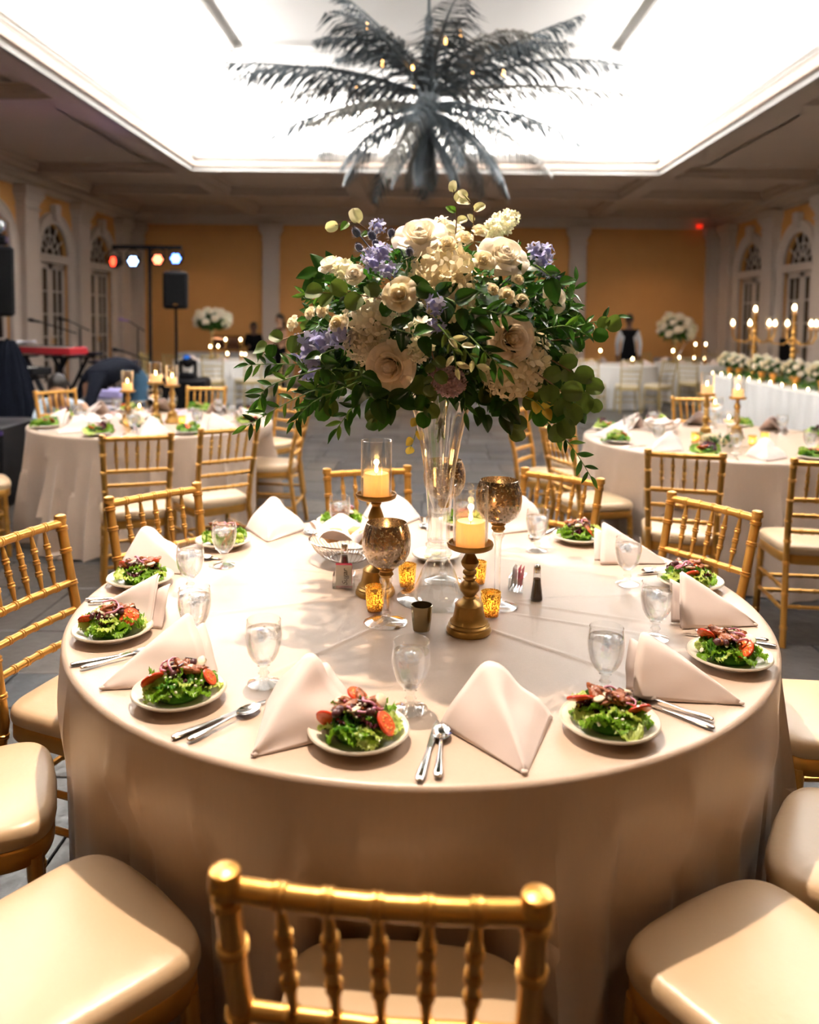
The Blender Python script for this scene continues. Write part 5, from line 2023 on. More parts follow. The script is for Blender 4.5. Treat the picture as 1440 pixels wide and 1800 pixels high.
def pleated(name, x0, x1, y0, y1, h, m, label, pitch=.16, amp=.02, group=None):
    """rectangular table under a pleated floor length skirt"""
    mb = MB()
    per = [(x0, y0), (x1, y0), (x1, y1), (x0, y1)]
    pts = []
    for i in range(4):
        a, b_ = Vector(per[i]), Vector(per[(i + 1) % 4])
        d = b_ - a
        nn = Vector((d.y, -d.x)).normalized()
        n = max(4, int(d.length / pitch) * 8)
        for k in range(n):
            q = a + d * k / n
            pts.append((q, nn, k / 8 * 2 * pi))
    N = len(pts)
    v = []
    for (z, e) in ((h, 0), (h - .01, .2), (h * .5, .8), (.01, 1.1)):
        for (q, nn, ph) in pts:
            w_ = (sin(ph) * .5 + .5) ** 3 * amp * e
            v.append((q.x + nn.x * w_, q.y + nn.y * w_, z))
    f = [tuple(range(N))]
    for j in range(3):
        for i in range(N):
            i2 = (i + 1) % N
            f.append((j * N + i, j * N + N + i, j * N + N + i2, j * N + i2))
    mb.add(v, f)
    return tag(mb.build(name, m), label, 'table', group)


def far_round(cx, cy, seed, lb, chairs, cloth=True):
    rn = random.Random(seed)
    R = .82
    make_cloth(cx, cy, R, 'white floor length cloth on ' + lb, white_cloth, seed, [], [], .35, 'white cloths on the far tables')
    for k, a in enumerate(chairs):
        x, y = P0(R + .33, a, cx, cy)
        order = sorted(chairs, key=lambda q: cx + (R + .33) * cos(radians(q)))
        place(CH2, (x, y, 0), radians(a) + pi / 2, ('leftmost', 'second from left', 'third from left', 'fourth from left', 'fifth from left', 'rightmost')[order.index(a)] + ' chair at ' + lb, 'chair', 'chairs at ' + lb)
    for k in range(6):
        x, y = P0(R - .15, k * 60 + seed * 7, cx, cy)
        napkin(x, y, k * 60 + seed * 7, 'white napkin at the ' + ('right', 'back right', 'back left', 'left', 'front left', 'front right')[k] + ' of ' + lb, 'napkins on ' + lb, k)
    return


for a in ((3.55, 15.0, 31, 'the far right table nearest the centre', (-150, -120, -90, -60, 200)), (5.45, 16.0, 32, 'the far right table before the long buffet', (-115, -75, 60, 120)),
          (-3.8, 14.9, 33, 'the far left table behind the loudspeaker', (-140, -110, -80, -50, -15, 190)), (-1.5, 16.8, 34, 'the far left table beside the servers', (-120, -85, -50, 0)),
          (1.0, 16.4, 35, 'the far table behind the flower arrangement', (-110, -70, -20))):
    far_round(*a)


def posy(name, x, y, z, R, lb, seed, group=None, nr=14, flat=.8, stand=None):
    """dome of white blossoms and leaves"""
    t = thing(name, (x, y, z), 0, lb, 'flowers', group)
    rn = random.Random(seed)
    mb = MB()
    for i in range(160):
        d = Vector((rn.gauss(0, 1), rn.gauss(0, 1), rn.gauss(.2, 1))).normalized()
        p = Vector((d.x * R * .8, d.y * R * .8, d.z * R * .8 * flat))
        sd = d.orthogonal().normalized() * R * .12
        mb.add([p * .8 - sd, p * .8 + sd, p * 1.25 + Vector((0, 0, -.1 * R))], [(0, 1, 2)], mi=i % 2)
    mb.ball((0, 0, 0), R * .7, 10, 7, 0, (1, 1, flat))
    mb.build('foliage', [g_mid, g_dark], t, kind='stuff')
    for i in range(nr):
        zz = 1 - 1.4 * (i + .5) / nr
        a = i * 2.4
        q = sqrt(max(0, 1 - zz * zz))
        s = R * rn.uniform(.17, .27)
        inst('blossom', (HY[1], WS, HY[1], WS, HY[0])[i % 5], t, (q * cos(a) * R * .88, q * sin(a) * R * .88, zz * R * .88 * flat), (rn.uniform(0, 1), rn.uniform(0, 1), a), s)
    return t


posy('tall_centrepiece', 4.98, 15.9, 1.42, .36, 'round white and green flower dome at the far right, beside the waiter', 1, nr=22)
posy('tall_centrepiece', -3.95, 15.0, 1.50, .34, 'white and green flower dome below the loudspeaker at far left', 2, nr=18, flat=.6)
for (x, y, h, lb) in ((4.98, 15.9, 1.42, 'gold stand under the far right flower dome'), (-3.95, 15.0, 1.5, 'thin stand under the far left flower dome')):
    t = MB().lathe([(0, .762), (.11, .762), (.11, .77), (.02, .79), (.013, .85), (.013, h - .28), (.05, h - .22), (.05, h - .2), (0, h - .2)], 16).build('flower_stand', far_gold, None, loc=(x, y, 0))
    tag(t, lb, 'vase')
k_ = 0
for (cx, cy, n, wd) in ((5.15, 15.6, 7, 'far right'), (-3.6, 14.8, 7, 'far left'), (3.6, 15.0, 2, 'far right')):
    rn = random.Random(n)
    for i in range(n):
        a = i * 2.4
        k_ += 1
        x, y = cx + .32 * cos(a), cy + .3 * sin(a)
        zz = .78 + (i % 3) * .14
        t = thing('candle_glass', (x, y, .763), 0, 'small candle glowing on the %s table' % wd, 'candle', 'candles glowing on the %s tables' % wd)
        MB().lathe([(0, 0), (.03, 0), (.01, .01), (.01, zz - .77), (.035, zz - .76), (.035, zz - .70), (0, zz - .70)], 12).build('stand', gold, t)
        MB().lathe([(0, 0), (.012, .012), (.016, .03), (0, .06)], 10, Matrix.Translation((0, 0, zz - .70))).build('flame', glow_m, t)

# ---- long head table on the right
HT = (4.33, 5.17, 7.2, 12.35)
pleated('head_table', HT[0], HT[1], HT[2], HT[3], .76, white_cloth, 'long head table with white pleated skirt at the right edge', .24, .035)
gr = MB()
rn = random.Random(9)
for i in range(1600):
    y = rn.uniform(HT[2] + .05, HT[3] - .05)
    x = 4.75 + rn.gauss(0, .12)
    p = Vector((x, y, .765 + rn.uniform(0, .05)))
    d = Vector((rn.uniform(-1, 1), rn.uniform(-1, 1), rn.uniform(.0, 1))).normalized()
    sd = d.orthogonal().normalized() * .012
    gr.add([p, p + d * .035 + sd, p + d * .07, p + d * .035 - sd], [(0, 1, 2, 3)], mi=i % 2)
tag(gr.build('greenery_runner', [g_mid, g_lite], None, kind='stuff'), 'green leaf runner along the head table', 'greenery')
for i, y in enumerate((12.1, 11.75, 10.95, 10.6, 9.95, 9.3, 8.9, 8.3)):
    t = MB().lathe([(0, 0), (.035, 0), (.04, .01), (.032, .03), (.045, .10), (.055, .14), (.05, .142), (0, .13)], 16).build('gold_vase', mat('copper_gold', (.75, .33, .07), .3, .6, .1) if i == 0 else bpy.data.materials['copper_gold'], None, loc=(4.62, y, .762))
    tag(t, 'copper gold vase under the %s white posy of the head table' % ('farthest', 'second farthest', 'third farthest', 'fourth farthest', 'fourth nearest', 'third nearest', 'second nearest', 'nearest')[i], 'vase', 'copper gold vases on the head table')
    posy('white_posy', 4.62, y, .985, (.17, .15, .18, .15, .17, .16, .2, .2)[i], ('white posy at the far end of the head table', 'second white posy from the far end of head table', 'white posy between the two candelabras, farther one', 'white posy between the two candelabras, nearer one', 'white posy beside the nearer candelabra', 'white posy in front of the nearer candelabra', 'large white posy at right edge on head table', 'nearest white posy on the head table')[i], 10 + i, 'white posies on the head table', 16, .75)
for i in range(22):
    y = 12.25 - i * .225
    x = 4.42 + (i % 3) * .05
    t = thing('votive_holder', (x, y, .763), 0, 'tiny glowing votive along the front of the head table', 'candle', 'votives along the head table')
    MB().shell([(.02, 0), (.026, .05)], 12).build('glass_wall', glass_m, t)
    MB().lathe([(0, .012), (.007, .02), (.009, .034), (0, .052)], 10).build('flame', glow_m, t)


def candelabra(x, y, lb):
    t = thing('candelabra', (x, y, .763), 0, lb, 'candelabra', 'gold candelabras on the head table')
    pr = [(0, 0), (.10, 0), (.10, .015), (.04, .035), (.022, .06)]
    z = .06
    for k in range(9):
        pr += [(.016, z + .008), (.036, z + .035), (.016, z + .062)]
        z += .072
    pr += [(.018, z + .02), (.04, z + .03), (.04, z + .04), (0, z + .04)]
    MB().lathe(pr, 16).build('stem', gold, t)
    spots = [(0, 0, .90)] + [(.30 * cos(a), .30 * sin(a), .70) for a in (.1, pi - .1, 1.4, -1.3 + pi * .0)]
    for (dx, dy, dz) in spots:
        if dx or dy:
            am = MB().tube([(0, 0, .60), (dx * .4, dy * .4, .52), (dx * .85, dy * .85, .54), (dx, dy, .62), (dx, dy, dz)], .011, 8).build('arm', gold, t)
        else:
            am = MB().tube([(0, 0, .70), (0, 0, dz)], .014, 8).build('arm', gold, t)
        MB().lathe([(0, 0), (.045, .005), (.05, .015), (0, .015)], 16, Matrix.Translation((dx, dy, dz))).build('drip_cup', gold, am)
        MB().lathe([(0, .015), (.02, .015), (.02, .06), (0, .06)], 12, Matrix.Translation((dx, dy, dz))).build('candle', wax, am)
        MB().lathe([(0, .058), (.020, .075), (.022, .09), (.012, .12), (0, .135)], 12, Matrix.Translation((dx, dy, dz))).build('flame', glow_m, am)
        MB().shell([(.03, .015), (.045, .06), (.045, .10), (.036, .17)], 20, Matrix.Translation((dx, dy, dz))).build('glass_shade', glass_m, am)


candelabra(4.72, 11.5, 'gold five light candelabra on head table, the farther left one')
candelabra(4.72, 10.3, 'gold five light candelabra on head table, the nearer right one')

# ---- buffet along the back right and back left
pleated('buffet_table', 5.2, 6.6, 17.4, 18.1, .78, mat('grey_cloth', (.34, .31, .32), .8), 'grey skirted buffet table in the far right corner', .2, .02)
pleated('buffet_table', -5.3, -2.9, 17.3, 18.0, .78, mat('grey_white_cloth', (.55, .55, .56), .8), 'pale skirted buffet table along the back wall at left', .2, .02)
cf = thing('chafing_dish', (-4.3, 17.6, .782), 0, 'steel roll top chafing dish on the far left buffet', 'chafing dish')
cm = mat('dark_copper_steel', (.25, .14, .10), .2, .9)
MB().bev(-.3, .3, -.2, .2, .08, .2, .02).build('pan', cm, cf)
MB().grid(lambda u, v_: (.3 * (2 * v_ - 1), .2 * cos(pi * u), .2 + .17 * sin(pi * u)), 16, 2).build('lid', cm, cf)
for sx in (-1, 1):
    for sy in (-1, 1):
        MB().tube([(sx * .26, sy * .17, 0), (sx * .26, sy * .17, .09)], .012, 6).build('leg', cm, cf)
MB().tube([(-.08, -.17, .3), (0, -.21, .31), (.08, -.17, .3)], .008, 6).build('handle', steel, cf)
wr = thing('wire_display_stand', (5.95, 17.7, .782), 0, 'thin wire arched display stand on the corner buffet', 'stand')
MB().tube([(-.35, 0, 0), (-.2, 0, .3), (0, 0, .45), (.2, 0, .4), (.4, 0, 0)], .012, 6).build('wire_arch', steel, wr)
MB().tube([(-.35, 0, 0), (0, .1, .02), (.4, 0, 0)], .012, 6).build('base_wire', steel, wr)
sc_ = thing('dark_display', (6.45, 14.4, 0), 0, 'dark standing panel by the right wall between the french doors', 'screen')
MB().bev(-.09, .09, -.03, .03, .85, 1.30, .01).build('panel', black_m, sc_)
MB().tube([(0, 0, .02), (0, 0, .86)], .02, 8).build('pole', black_m, sc_)
MB().lathe([(0, 0), (.2, 0), (.2, .02), (0, .03)], 20).build('base', black_m, sc_)

# ================================================================ BAND CORNER
def cyl(mb, p, q, r, n=10, mi=0):
    return mb.tube([p, q], r, n, mi)


st = thing('light_stand', (-4.43, 13.0, 0), 0, 'black T bar light stand carrying four coloured lamps', 'stand')
cyl(MB(), (0, 0, .1), (0, 0, 2.66), .028).build('pole', black_m, st)
MB().box(-.60, .52, -.025, .025, 2.63, 2.69).build('cross_bar', black_m, st)
for a in (.5, 2.6, 4.7):
    cyl(MB(), (0, 0, .55), (.55 * cos(a), .55 * sin(a), .02), .016).build('leg', black_m, st)
for i, (x, col, nm, z) in enumerate(((-4.98, (1, .05, .02), 'red', 2.42), (-4.67, (.35, .55, 1), 'blue white', 2.43), (-4.27, (1, .22, .10), 'orange red', 2.46), (-3.98, (.12, .25, 1), 'blue', 2.48))):
    t = thing('stage_light', (x, 12.93, z), 0, 'round %s stage lamp hanging from the T bar' % nm, 'stage light', 'stage lamps on the T bar')
    R = Matrix.Rotation(pi / 2, 4, 'X') if i else Matrix.Rotation(pi / 2, 4, 'X') @ Matrix.Rotation(-.6, 4, 'Y')
    MB().lathe([(0, -.12), (.06, -.12), (.10, -.04), (.105, .035), (.095, .035), (.09, .01), (0, .01)], 24, R).build('housing', black_m, t)
    e = MB()
    em = emit('led_' + nm, col, 16 if i in (1, 3) else 9)
    for k in range(7):
        a = k * pi / 3
        r = 0 if k == 6 else .055
        e.lathe([(0, .0), (.026, .0), (.022, .012), (0, .016)], 12, R @ Matrix.Translation((r * cos(a), r * sin(a), .014)))
    e.build('led_lenses', em, t)
    MB().tube([(-.11, 0, 0), (-.11, 0, .13), (0, 0, .20), (.11, 0, .13), (.11, 0, 0)], .01, 6).build('yoke', black_m, t)
    l = lamp('led_beam', 'SPOT', (x, 12.80, z), 22 if i != 3 else 40, col, spot_size=radians(90), spot_blend=.5, shadow_soft_size=.06)
    aim(l, (x + (.5 if i > 1 else -.6), 4, 2.0))


def loudspeaker(x, y, z, wd, ht, dp, rz, lb):
    t = thing('loudspeaker', (x, y, z), rz, lb, 'loudspeaker')
    MB().bev(-wd / 2, wd / 2, -dp / 2, dp / 2, 0, ht, .03).build('cabinet', black_m, t)
    MB().bev(-wd / 2 + .02, wd / 2 - .02, -dp / 2 - .012, -dp / 2 + .01, .03, ht - .03, .01).build('grille', bpy.data.materials.get('black_grille') or mat('black_grille', (.006, .006, .007), .8, 0, .2, bump=.5, bscale=300, Specular_IOR_Level=.15), t)
    MB().bev(-.03, .03, -dp / 2 - .016, -dp / 2 - .010, .05, .075, .002).build('badge', steel, t)
    MB().tube([(-.07, 0, ht), (-.07, 0, ht + .025), (.07, 0, ht + .025), (.07, 0, ht)], .01, 6).build('handle', black_m, t)


loudspeaker(-3.73, 12.1, 1.66, .36, .56, .34, .25, 'black loudspeaker on a pole before the orange wall')
cyl(tmp := MB(), (-3.73, 12.1, .62), (-3.73, 12.1, 1.66), .022)
tag(tmp.build('speaker_pole', black_m), 'black pole standing on the black box and carrying the speaker', 'stand')
sb = thing('subwoofer', (-3.62, 12.1, 0), .1, 'large black subwoofer box under the speaker pole', 'speaker box')
MB().bev(-.36, .36, -.3, .3, .02, .62, .03).build('cabinet', black_m, sb)
MB().bev(-.32, .32, -.315, -.29, .06, .58, .01).build('grille', bpy.data.materials['black_grille'], sb)
for sx in (-1, 1):
    MB().tube([(sx * .36, -.08, .4), (sx * .38, -.08, .42), (sx * .38, .08, .42), (sx * .36, .08, .4)], .01, 6).build('handle', black_m, sb)
mh = thing('moving_head_light', (-3.52, 11.98, .622), 0, 'black moving head lamp with blue lens on the subwoofer', 'stage light')
MB().bev(-.12, .12, -.1, .1, 0, .09, .02).build('base', black_m, mh)
for sx in (-1, 1):
    MB().bev(sx * .11 - .02, sx * .11 + .02, -.04, .04, .08, .28, .01).build('yoke_arm', black_m, mh)
MB().ball((0, 0, .25), .09, 16, 10).build('head', black_m, mh)
MB().lathe([(0, .0), (.05, 0), (.04, .02), (0, .03)], 16, Matrix.Translation((0, -.05, .32)) @ Matrix.Rotation(.5, 4, 'X')).build('lens', emit('blue_lens', (.05, .25, .9), .8), mh)

loudspeaker(-4.58, 8.5, 1.52, .42, .74, .36, .5, 'big black loudspeaker cut by the left edge of photo')
cyl(tmp := MB(), (-4.58, 8.5, .02), (-4.58, 8.5, 1.52), .025)
tmp.lathe([(0, 0), (.25, 0), (.25, .02), (.03, .03)], 20, Matrix.Translation((-4.58, 8.5, 0)))
tag(tmp.build('speaker_pole', black_m), 'black pole under the big loudspeaker at the left edge', 'stand')
fl_ = thing('stage_light', (-4.52, 8.5, 2.36), .3, 'lamp mounted on top of the big left loudspeaker', 'stage light')
MB().bev(-.10, .10, -.09, .09, -.08, .02, .02).build('base', black_m, fl_)
MB().ball((0, -.02, .11), .085, 16, 10).build('head', mat('grey_lens', (.35, .38, .4), .1, .5), fl_)
MB().tube([(-.1, 0, 0), (-.11, 0, .15), (0, 0, .26), (.11, 0, .15), (.1, 0, 0)], .012, 6).build('yoke', steel, fl_)


def xstand(x, y, rz, h, wd, lb):
    t = thing('keyboard_stand', (x, y, 0), rz, lb, 'stand')
    for s in (-1, 1):
        for sy in (-1, 1):
            cyl(MB(), (s * wd * .32, sy * .02 - .12 * s * sy * 0, .02), (-s * wd * .32, sy * .02, h - .02), .018).build('leg', black_m, t)
    for s in (-1, 1):
        cyl(MB(), (s * wd * .32, -.2, h - .02), (s * wd * .32, .2, h - .02), .016).build('support_bar', black_m, t)
        cyl(MB(), (s * wd * .32, -.22, .02), (s * wd * .32, .22, .02), .016).build('foot_bar', black_m, t)
    return t


def keyboard(x, y, z, rz, L, m, lb):
    t = thing('keyboard', (x, y, z), rz, lb, 'keyboard')
    MB().bev(-L / 2, L / 2, -.15, .15, 0, .09, .012).build('body', m, t)
    wk = MB()
    for k in range(int(L / .024) - 2):
        wk.box(-L / 2 + .03 + k * .0235, -L / 2 + .052 + k * .0235, -.145, -.02, .09, .098)
    wk.build('white_keys', mat('ivory_keys', (.8, .78, .72), .3), t, smooth=False)
    bk = MB()
    for k in range(int(L / .024) - 3):
        if k % 7 not in (2, 6):
            bk.box(-L / 2 + .046 + k * .0235, -L / 2 + .060 + k * .0235, -.09, -.02, .098, .108)
    bk.build('black_keys', black_m, t, smooth=False)
    MB().box(-L / 2 + .05, L / 2 - .05, .03, .12, .09, .094).build('control_panel', m, t, smooth=False)


xstand(-4.55, 9.6, -.35, 1.06, 1.0, 'black crossed stand under the red keyboard')
keyboard(-4.55, 9.6, 1.075, -.35, 1.05, red_m, 'red stage keyboard on a crossed stand at the left')
keyboard(-4.72, 9.15, .86, -.35, .9, black_m, 'lower black keyboard in front of the red one')
xstand(-4.72, 9.15, -.35, .845, .9, 'black stand holding the lower keyboard')
tag(draped(3, .22, .0, shirt_m, 'c', 1.0).build('papers', shirt_m, None, loc=(-4.95, 9.75, 1.2)), 'white cloth and papers lying above the red keyboard', 'cloth')
xstand(-4.95, 11.2, -.1, .98, .8, 'black crossed stand by the french door, behind red keyboard')
tag(MB().bev(-.42, .42, -.14, .14, 0, .05, .01).build('slim_keyboard', black_m, None, loc=(-4.95, 11.2, .985)), 'slim black keyboard on the rear crossed stand', 'keyboard')
tag(MB().bev(-.26, .26, -.2, .2, 0, .495, .02).build('low_box', mat('grey_crate', (.25, .24, .26), .7), None, loc=(-4.0, 10.1, 0)), 'grey box under the pale violet instrument case', 'box')
tag(MB().bev(-.22, .22, -.12, .12, 0, .13, .03).build('instrument_case', mat('pale_violet_case', (.42, .38, .70), .4), None, loc=(-4.0, 10.1, .497)), 'small pale violet instrument case on a low grey box', 'case')


def mic(x, y, h, dx, lb, col=None):
    t = thing('microphone_stand', (x, y, 0), 0, lb, 'microphone stand')
    MB().lathe([(0, 0), (.14, 0), (.14, .015), (.02, .025)], 20).build('base', black_m, t)
    cyl(MB(), (0, 0, .02), (0, 0, h - .06), .012).build('pole', black_m, t)
    cyl(MB(), (-dx * 1.1, 0, h + .05), (dx * .9, 0, h - .1), .009).build('boom', black_m, t)
    m_ = MB()
    p, q = Vector((-dx * 1.1, 0, h + .05)), Vector((-dx * 1.1 - .16 * (1 if dx > 0 else -1), 0, h + .08))
    m_.tube([p, p.lerp(q, .6), p.lerp(q, .65), q], [.014, .018, .028, .022], 12)
    m_.build('microphone', col or black_m, t)


mic(-5.15, 12.0, 1.42, .16, 'microphone on boom stand between the two left french doors')
mic(-5.0, 11.0, 1.40, .25, 'microphone on slanted boom in front of the left french door')
mic(-4.35, 12.2, 1.42, .12, 'microphone with violet shine left of the light stand', mat('violet_mic', (.45, .3, .6), .3, .6))
mic(-3.95, 11.2, 1.0, .22, 'low boom stand with a black microphone near the subwoofer')
mo = thing('stage_monitor', (-3.85, 9.0, 0), .1, 'black wedge stage monitor with pale top edge behind the left table', 'loudspeaker')
mb = MB()
mb.add([(-.36, -.25, 0), (.36, -.25, 0), (.36, .25, 0), (-.36, .25, 0), (-.33, -.16, .48), (.33, -.16, .48), (.36, .25, .48), (-.36, .25, .48)], [(3, 2, 1, 0), (4, 5, 6, 7), (0, 1, 5, 4), (1, 2, 6, 5), (2, 3, 7, 6), (3, 0, 4, 7)])
mb.build('cabinet', navy, mo, smooth=False)
MB().box(-.34, .34, -.18, .24, .48, .50).build('top_panel', mat('pale_panel', (.4, .4, .45), .5), mo, smooth=False)
ms = thing('music_stand', (-4.1, 10.6, 0), .2, 'black music stand with flat desk behind the bending man', 'stand')
cyl(MB(), (0, 0, .02), (0, 0, .92), .014).build('pole', black_m, ms)
MB().bev(-.30, .30, -.16, .16, .92, .955, .01).build('desk', black_m, ms)
MB().lathe([(0, 0), (.2, 0), (.18, .02), (.02, .03)], 16).build('base', black_m, ms)
lp = thing('laptop', (-5.45, 9.2, 1.15), -.4, 'open dark laptop at the left edge among the band gear', 'laptop')
MB().bev(-.19, .19, -.13, .13, 0, .02, .005).build('base', black_m, lp)
MB().bev(-.19, .19, .12, .135, .02, .30, .005).build('screen', black_m, lp)
pd = thing('laptop_stand', (-5.45, 9.2, 0), -.4, 'dark stand under the laptop at left edge', 'stand')
cyl(MB(), (0, 0, .02), (0, 0, 1.13), .02).build('pole', black_m, pd)
MB().bev(-.22, .22, -.15, .15, 1.12, 1.148, .005).build('tray', black_m, pd)
MB().lathe([(0, 0), (.22, 0), (.2, .02), (.02, .03)], 16).build('base', black_m, pd)
rc = thing('road_case', (-3.72, 6.45, 0), .1, 'black road case at the left edge beside the left table', 'case')
MB().bev(-.42, .42, -.35, .35, 0, .66, .02).build('body', black_m, rc)
MB().box(-.43, .43, -.36, -.345, .60, .63).build('edge_trim', mat('violet_edge', (.12, .08, .35), .3, .5), rc, smooth=False)
for sx in (-1, 1):
    MB().tube([(sx * .15 - .06, -.35, .3), (sx * .15 - .06, -.38, .3), (sx * .15 + .06, -.38, .3), (sx * .15 + .06, -.35, .3)], .008, 6).build('handle', steel, rc)
# dark coat hanging over a stand at the left edge
ct = thing('draped_coat', (-4.2, 8.05, 0), 0, 'dark navy coat hanging over a stand at the left edge', 'coat')


def coat(u, v_):
    a = 2 * pi * u
    z = 1.28 - 1.2 * v_
    r = .06 + .26 * v_ ** .7
    r *= 1 + .16 * sin(7 * a + 3 * v_) * v_ + .06 * sin(13 * a)
    return (r * cos(a) * 1.2, r * sin(a) * .8, z)


MB().grid(coat, 64, 16, wrap=True).build('cloth', navy, ct)
cyl(MB(), (0, 0, 0), (0, 0, 1.3), .02).build('pole', black_m, ct)


# ================================================================ PEOPLE
def person(name, loc, rz, nodes, bones, mats, label, head=None, hair=None, face=True, hair_m_=None):
    """nodes: {name: (x, y, z, radius)}; bones: [(a, b, material index)]; one skinned surface"""
    me = bpy.data.meshes.new(name + '_skel')
    names = list(nodes)
    me.from_pydata([nodes[n][:3] for n in names], [(names.index(a), names.index(b_)) for a, b_, _ in bones], [])
    o = bpy.data.objects.new(name + '_skel', me)
    COL.objects.link(o)
    sk = o.modifiers.new('s', 'SKIN')
    sk.use_smooth_shade = True
    for i, n in enumerate(names):
        r = nodes[n][3]
        me.skin_vertices[0].data[i].radius = (r, r) if not hasattr(r, '__len__') else r
        me.skin_vertices[0].data[i].use_root = (i == 0)
    ss = o.modifiers.new('b', 'SUBSURF')
    ss.levels = 2
    bpy.context.view_layer.update()
    dg = bpy.context.evaluated_depsgraph_get()
    ev = bpy.data.meshes.new_from_object(o.evaluated_get(dg))
    bpy.data.objects.remove(o)
    ev.name = name
    ev.materials.clear()
    for m in mats:
        ev.materials.append(m)
    segs = [(Vector(nodes[a][:3]), Vector(nodes[b_][:3]), k) for a, b_, k in bones]
    for p in ev.polygons:
        c = p.center
        best, bk = 1e9, 0
        for a, b_, k in segs:
            ab = b_ - a
            t = max(0, min(1, (c - a).dot(ab) / max(1e-9, ab.length_squared)))
            d = (c - (a + ab * t)).length
            if d < best:
                best, bk = d, k
        p.material_index = bk
        p.use_smooth = True
    body = inst(name, ev, None, loc, (0, 0, rz))
    tag(body, label, 'person')
    if head:
        (hx, hy, hz), fwd = head
        f_ = Vector(fwd).normalized()
        q = f_.to_track_quat('-Y', 'Z').to_matrix().to_4x4()
        M = Matrix.Translation((hx, hy, hz)) @ q
        hm = MB()
        hm.ball((0, 0, 0), .083, 18, 12, 0, (.92, 1.12, 1.32), M)
        if face:
            hm.ball((0, -.095, -.012), .015, 8, 6, 0, (.8, 1.2, 1.5), M)
            for s in (-1, 1):
                hm.ball((s * .077, .0, -.005), .018, 8, 6, 0, (.5, 1, 1.5), M)
        hm.build('head', mats[0], body)
        if face:
            fe = MB()
            for s in (-1, 1):
                fe.ball((s * .03, -.083, .012), .009, 8, 6, 0, (1.3, .6, .8), M)
            fe.ball((0, -.082, -.052), .012, 8, 6, 1, (1.8, .5, .5), M)
            fe.build('face_features', [black_m, mat('lips', (.4, .13, .1), .4)], body)
        hr = MB()
        hr.grid(lambda u, v_: tuple(M @ Vector((.083 * 1.06 * .95 * sin(pi * .62 * v_) * cos(2 * pi * u), .018 + .083 * 1.20 * sin(pi * .62 * v_) * sin(2 * pi * u) , .02 + .083 * 1.32 * cos(pi * .62 * v_)))), 20, 9, wrap=True)
        if hair == 'long':
            hr.ball((0, .07, -.09), .075, 14, 10, 0, (1.05, .6, 1.7), M)
        hr.build('hair', hair_m_ or hair_m, body)
    return body


def hand(nodes, bones, w, dx, dy, dz, side, k):
    """palm and five fingers from wrist node w along direction (dx, dy, dz)"""
    wx, wy, wz, _ = nodes[w]
    d = Vector((dx, dy, dz)).normalized()
    s = d.cross(Vector((0, 1, 0)))
    if s.length < .2:
        s = d.cross(Vector((1, 0, 0)))
    s.normalize()
    P_ = Vector((wx, wy, wz))
    pm = P_ + d * .07
    nodes[w + 'p'] = (*pm, .026)
    bones.append((w, w + 'p', k))
    for i in range(4):
        b0 = pm + s * (i - 1.5) * .019
        tip = b0 + d * (.075, .085, .078, .06)[i] + Vector((0, .02, -.01))
        nodes['%sf%d' % (w, i)] = (*(b0 + d * .035), .009)
        nodes['%st%d' % (w, i)] = (*tip, .007)
        bones.append((w + 'p', '%sf%d' % (w, i), k))
        bones.append(('%sf%d' % (w, i), '%st%d' % (w, i), k))
    th = P_ + d * .03 + s * side * .03
    nodes[w + 'th'] = (*th, .011)
    nodes[w + 'tt'] = (*(th + d * .045 + s * side * .015), .009)
    bones.append((w, w + 'th', k))
    bones.append((w + 'th', w + 'tt', k))


def standing(name, x, y, rz, label, vest, sleeve, trouser, skin, H=1.74, arms='down', hair=None):
    s = H / 1.74
    N = {'pel': (0, 0, .95, (.155, .11)), 'waist': (0, 0, 1.10, (.14, .10)), 'chest': (0, 0, 1.30, (.165, .12)), 'collar': (0, .0, 1.43, (.10, .08)), 'neck': (0, -.01, 1.50, .052), 'skull': (0, -.015, 1.58, .06),
         'shL': (-.175, 0, 1.40, .062), 'shR': (.175, 0, 1.40, .062)}
    B = [('pel', 'waist', 1), ('waist', 'chest', 1), ('chest', 'collar', 1), ('collar', 'neck', 0), ('neck', 'skull', 0), ('chest', 'shL', 1), ('chest', 'shR', 1)]
    for sd, nm in ((-1, 'L'), (1, 'R')):
        if arms == 'down':
            N['el' + nm] = (sd * .235, .02, 1.13, .046)
            N['wr' + nm] = (sd * .22, -.08, .90, .032)
            dr = (0, -.2, -1)
        else:
            N['el' + nm] = (sd * .23, -.05, 1.14, .045)
            N['wr' + nm] = (sd * .12, -.26, 1.12, .030)
            dr = (0, -1, -.2)
        B += [('sh' + nm, 'el' + nm, 2), ('el' + nm, 'wr' + nm, 2)]
        hand(N, B, 'wr' + nm, *dr, sd, 0)
        N['hip' + nm] = (sd * .09, 0, .88, .098)
        N['kn' + nm] = (sd * .10, -.01, .50, .066)
        N['an' + nm] = (sd * .10, .02, .09, .045)
        N['to' + nm] = (sd * .11, -.15, .035, .034)
        B += [('pel', 'hip' + nm, 3), ('hip' + nm, 'kn' + nm, 3), ('kn' + nm, 'an' + nm, 3), ('an' + nm, 'to' + nm, 3)]
    N = {k: (v[0] * s, v[1] * s, v[2] * s, v[3]) for k, v in N.items()}
    return person(name, (x, y, 0), rz, N, B, [skin, vest, sleeve, trouser], label, ((0, -.02 * s, 1.635 * s), (0, -1, -.15)), hair)


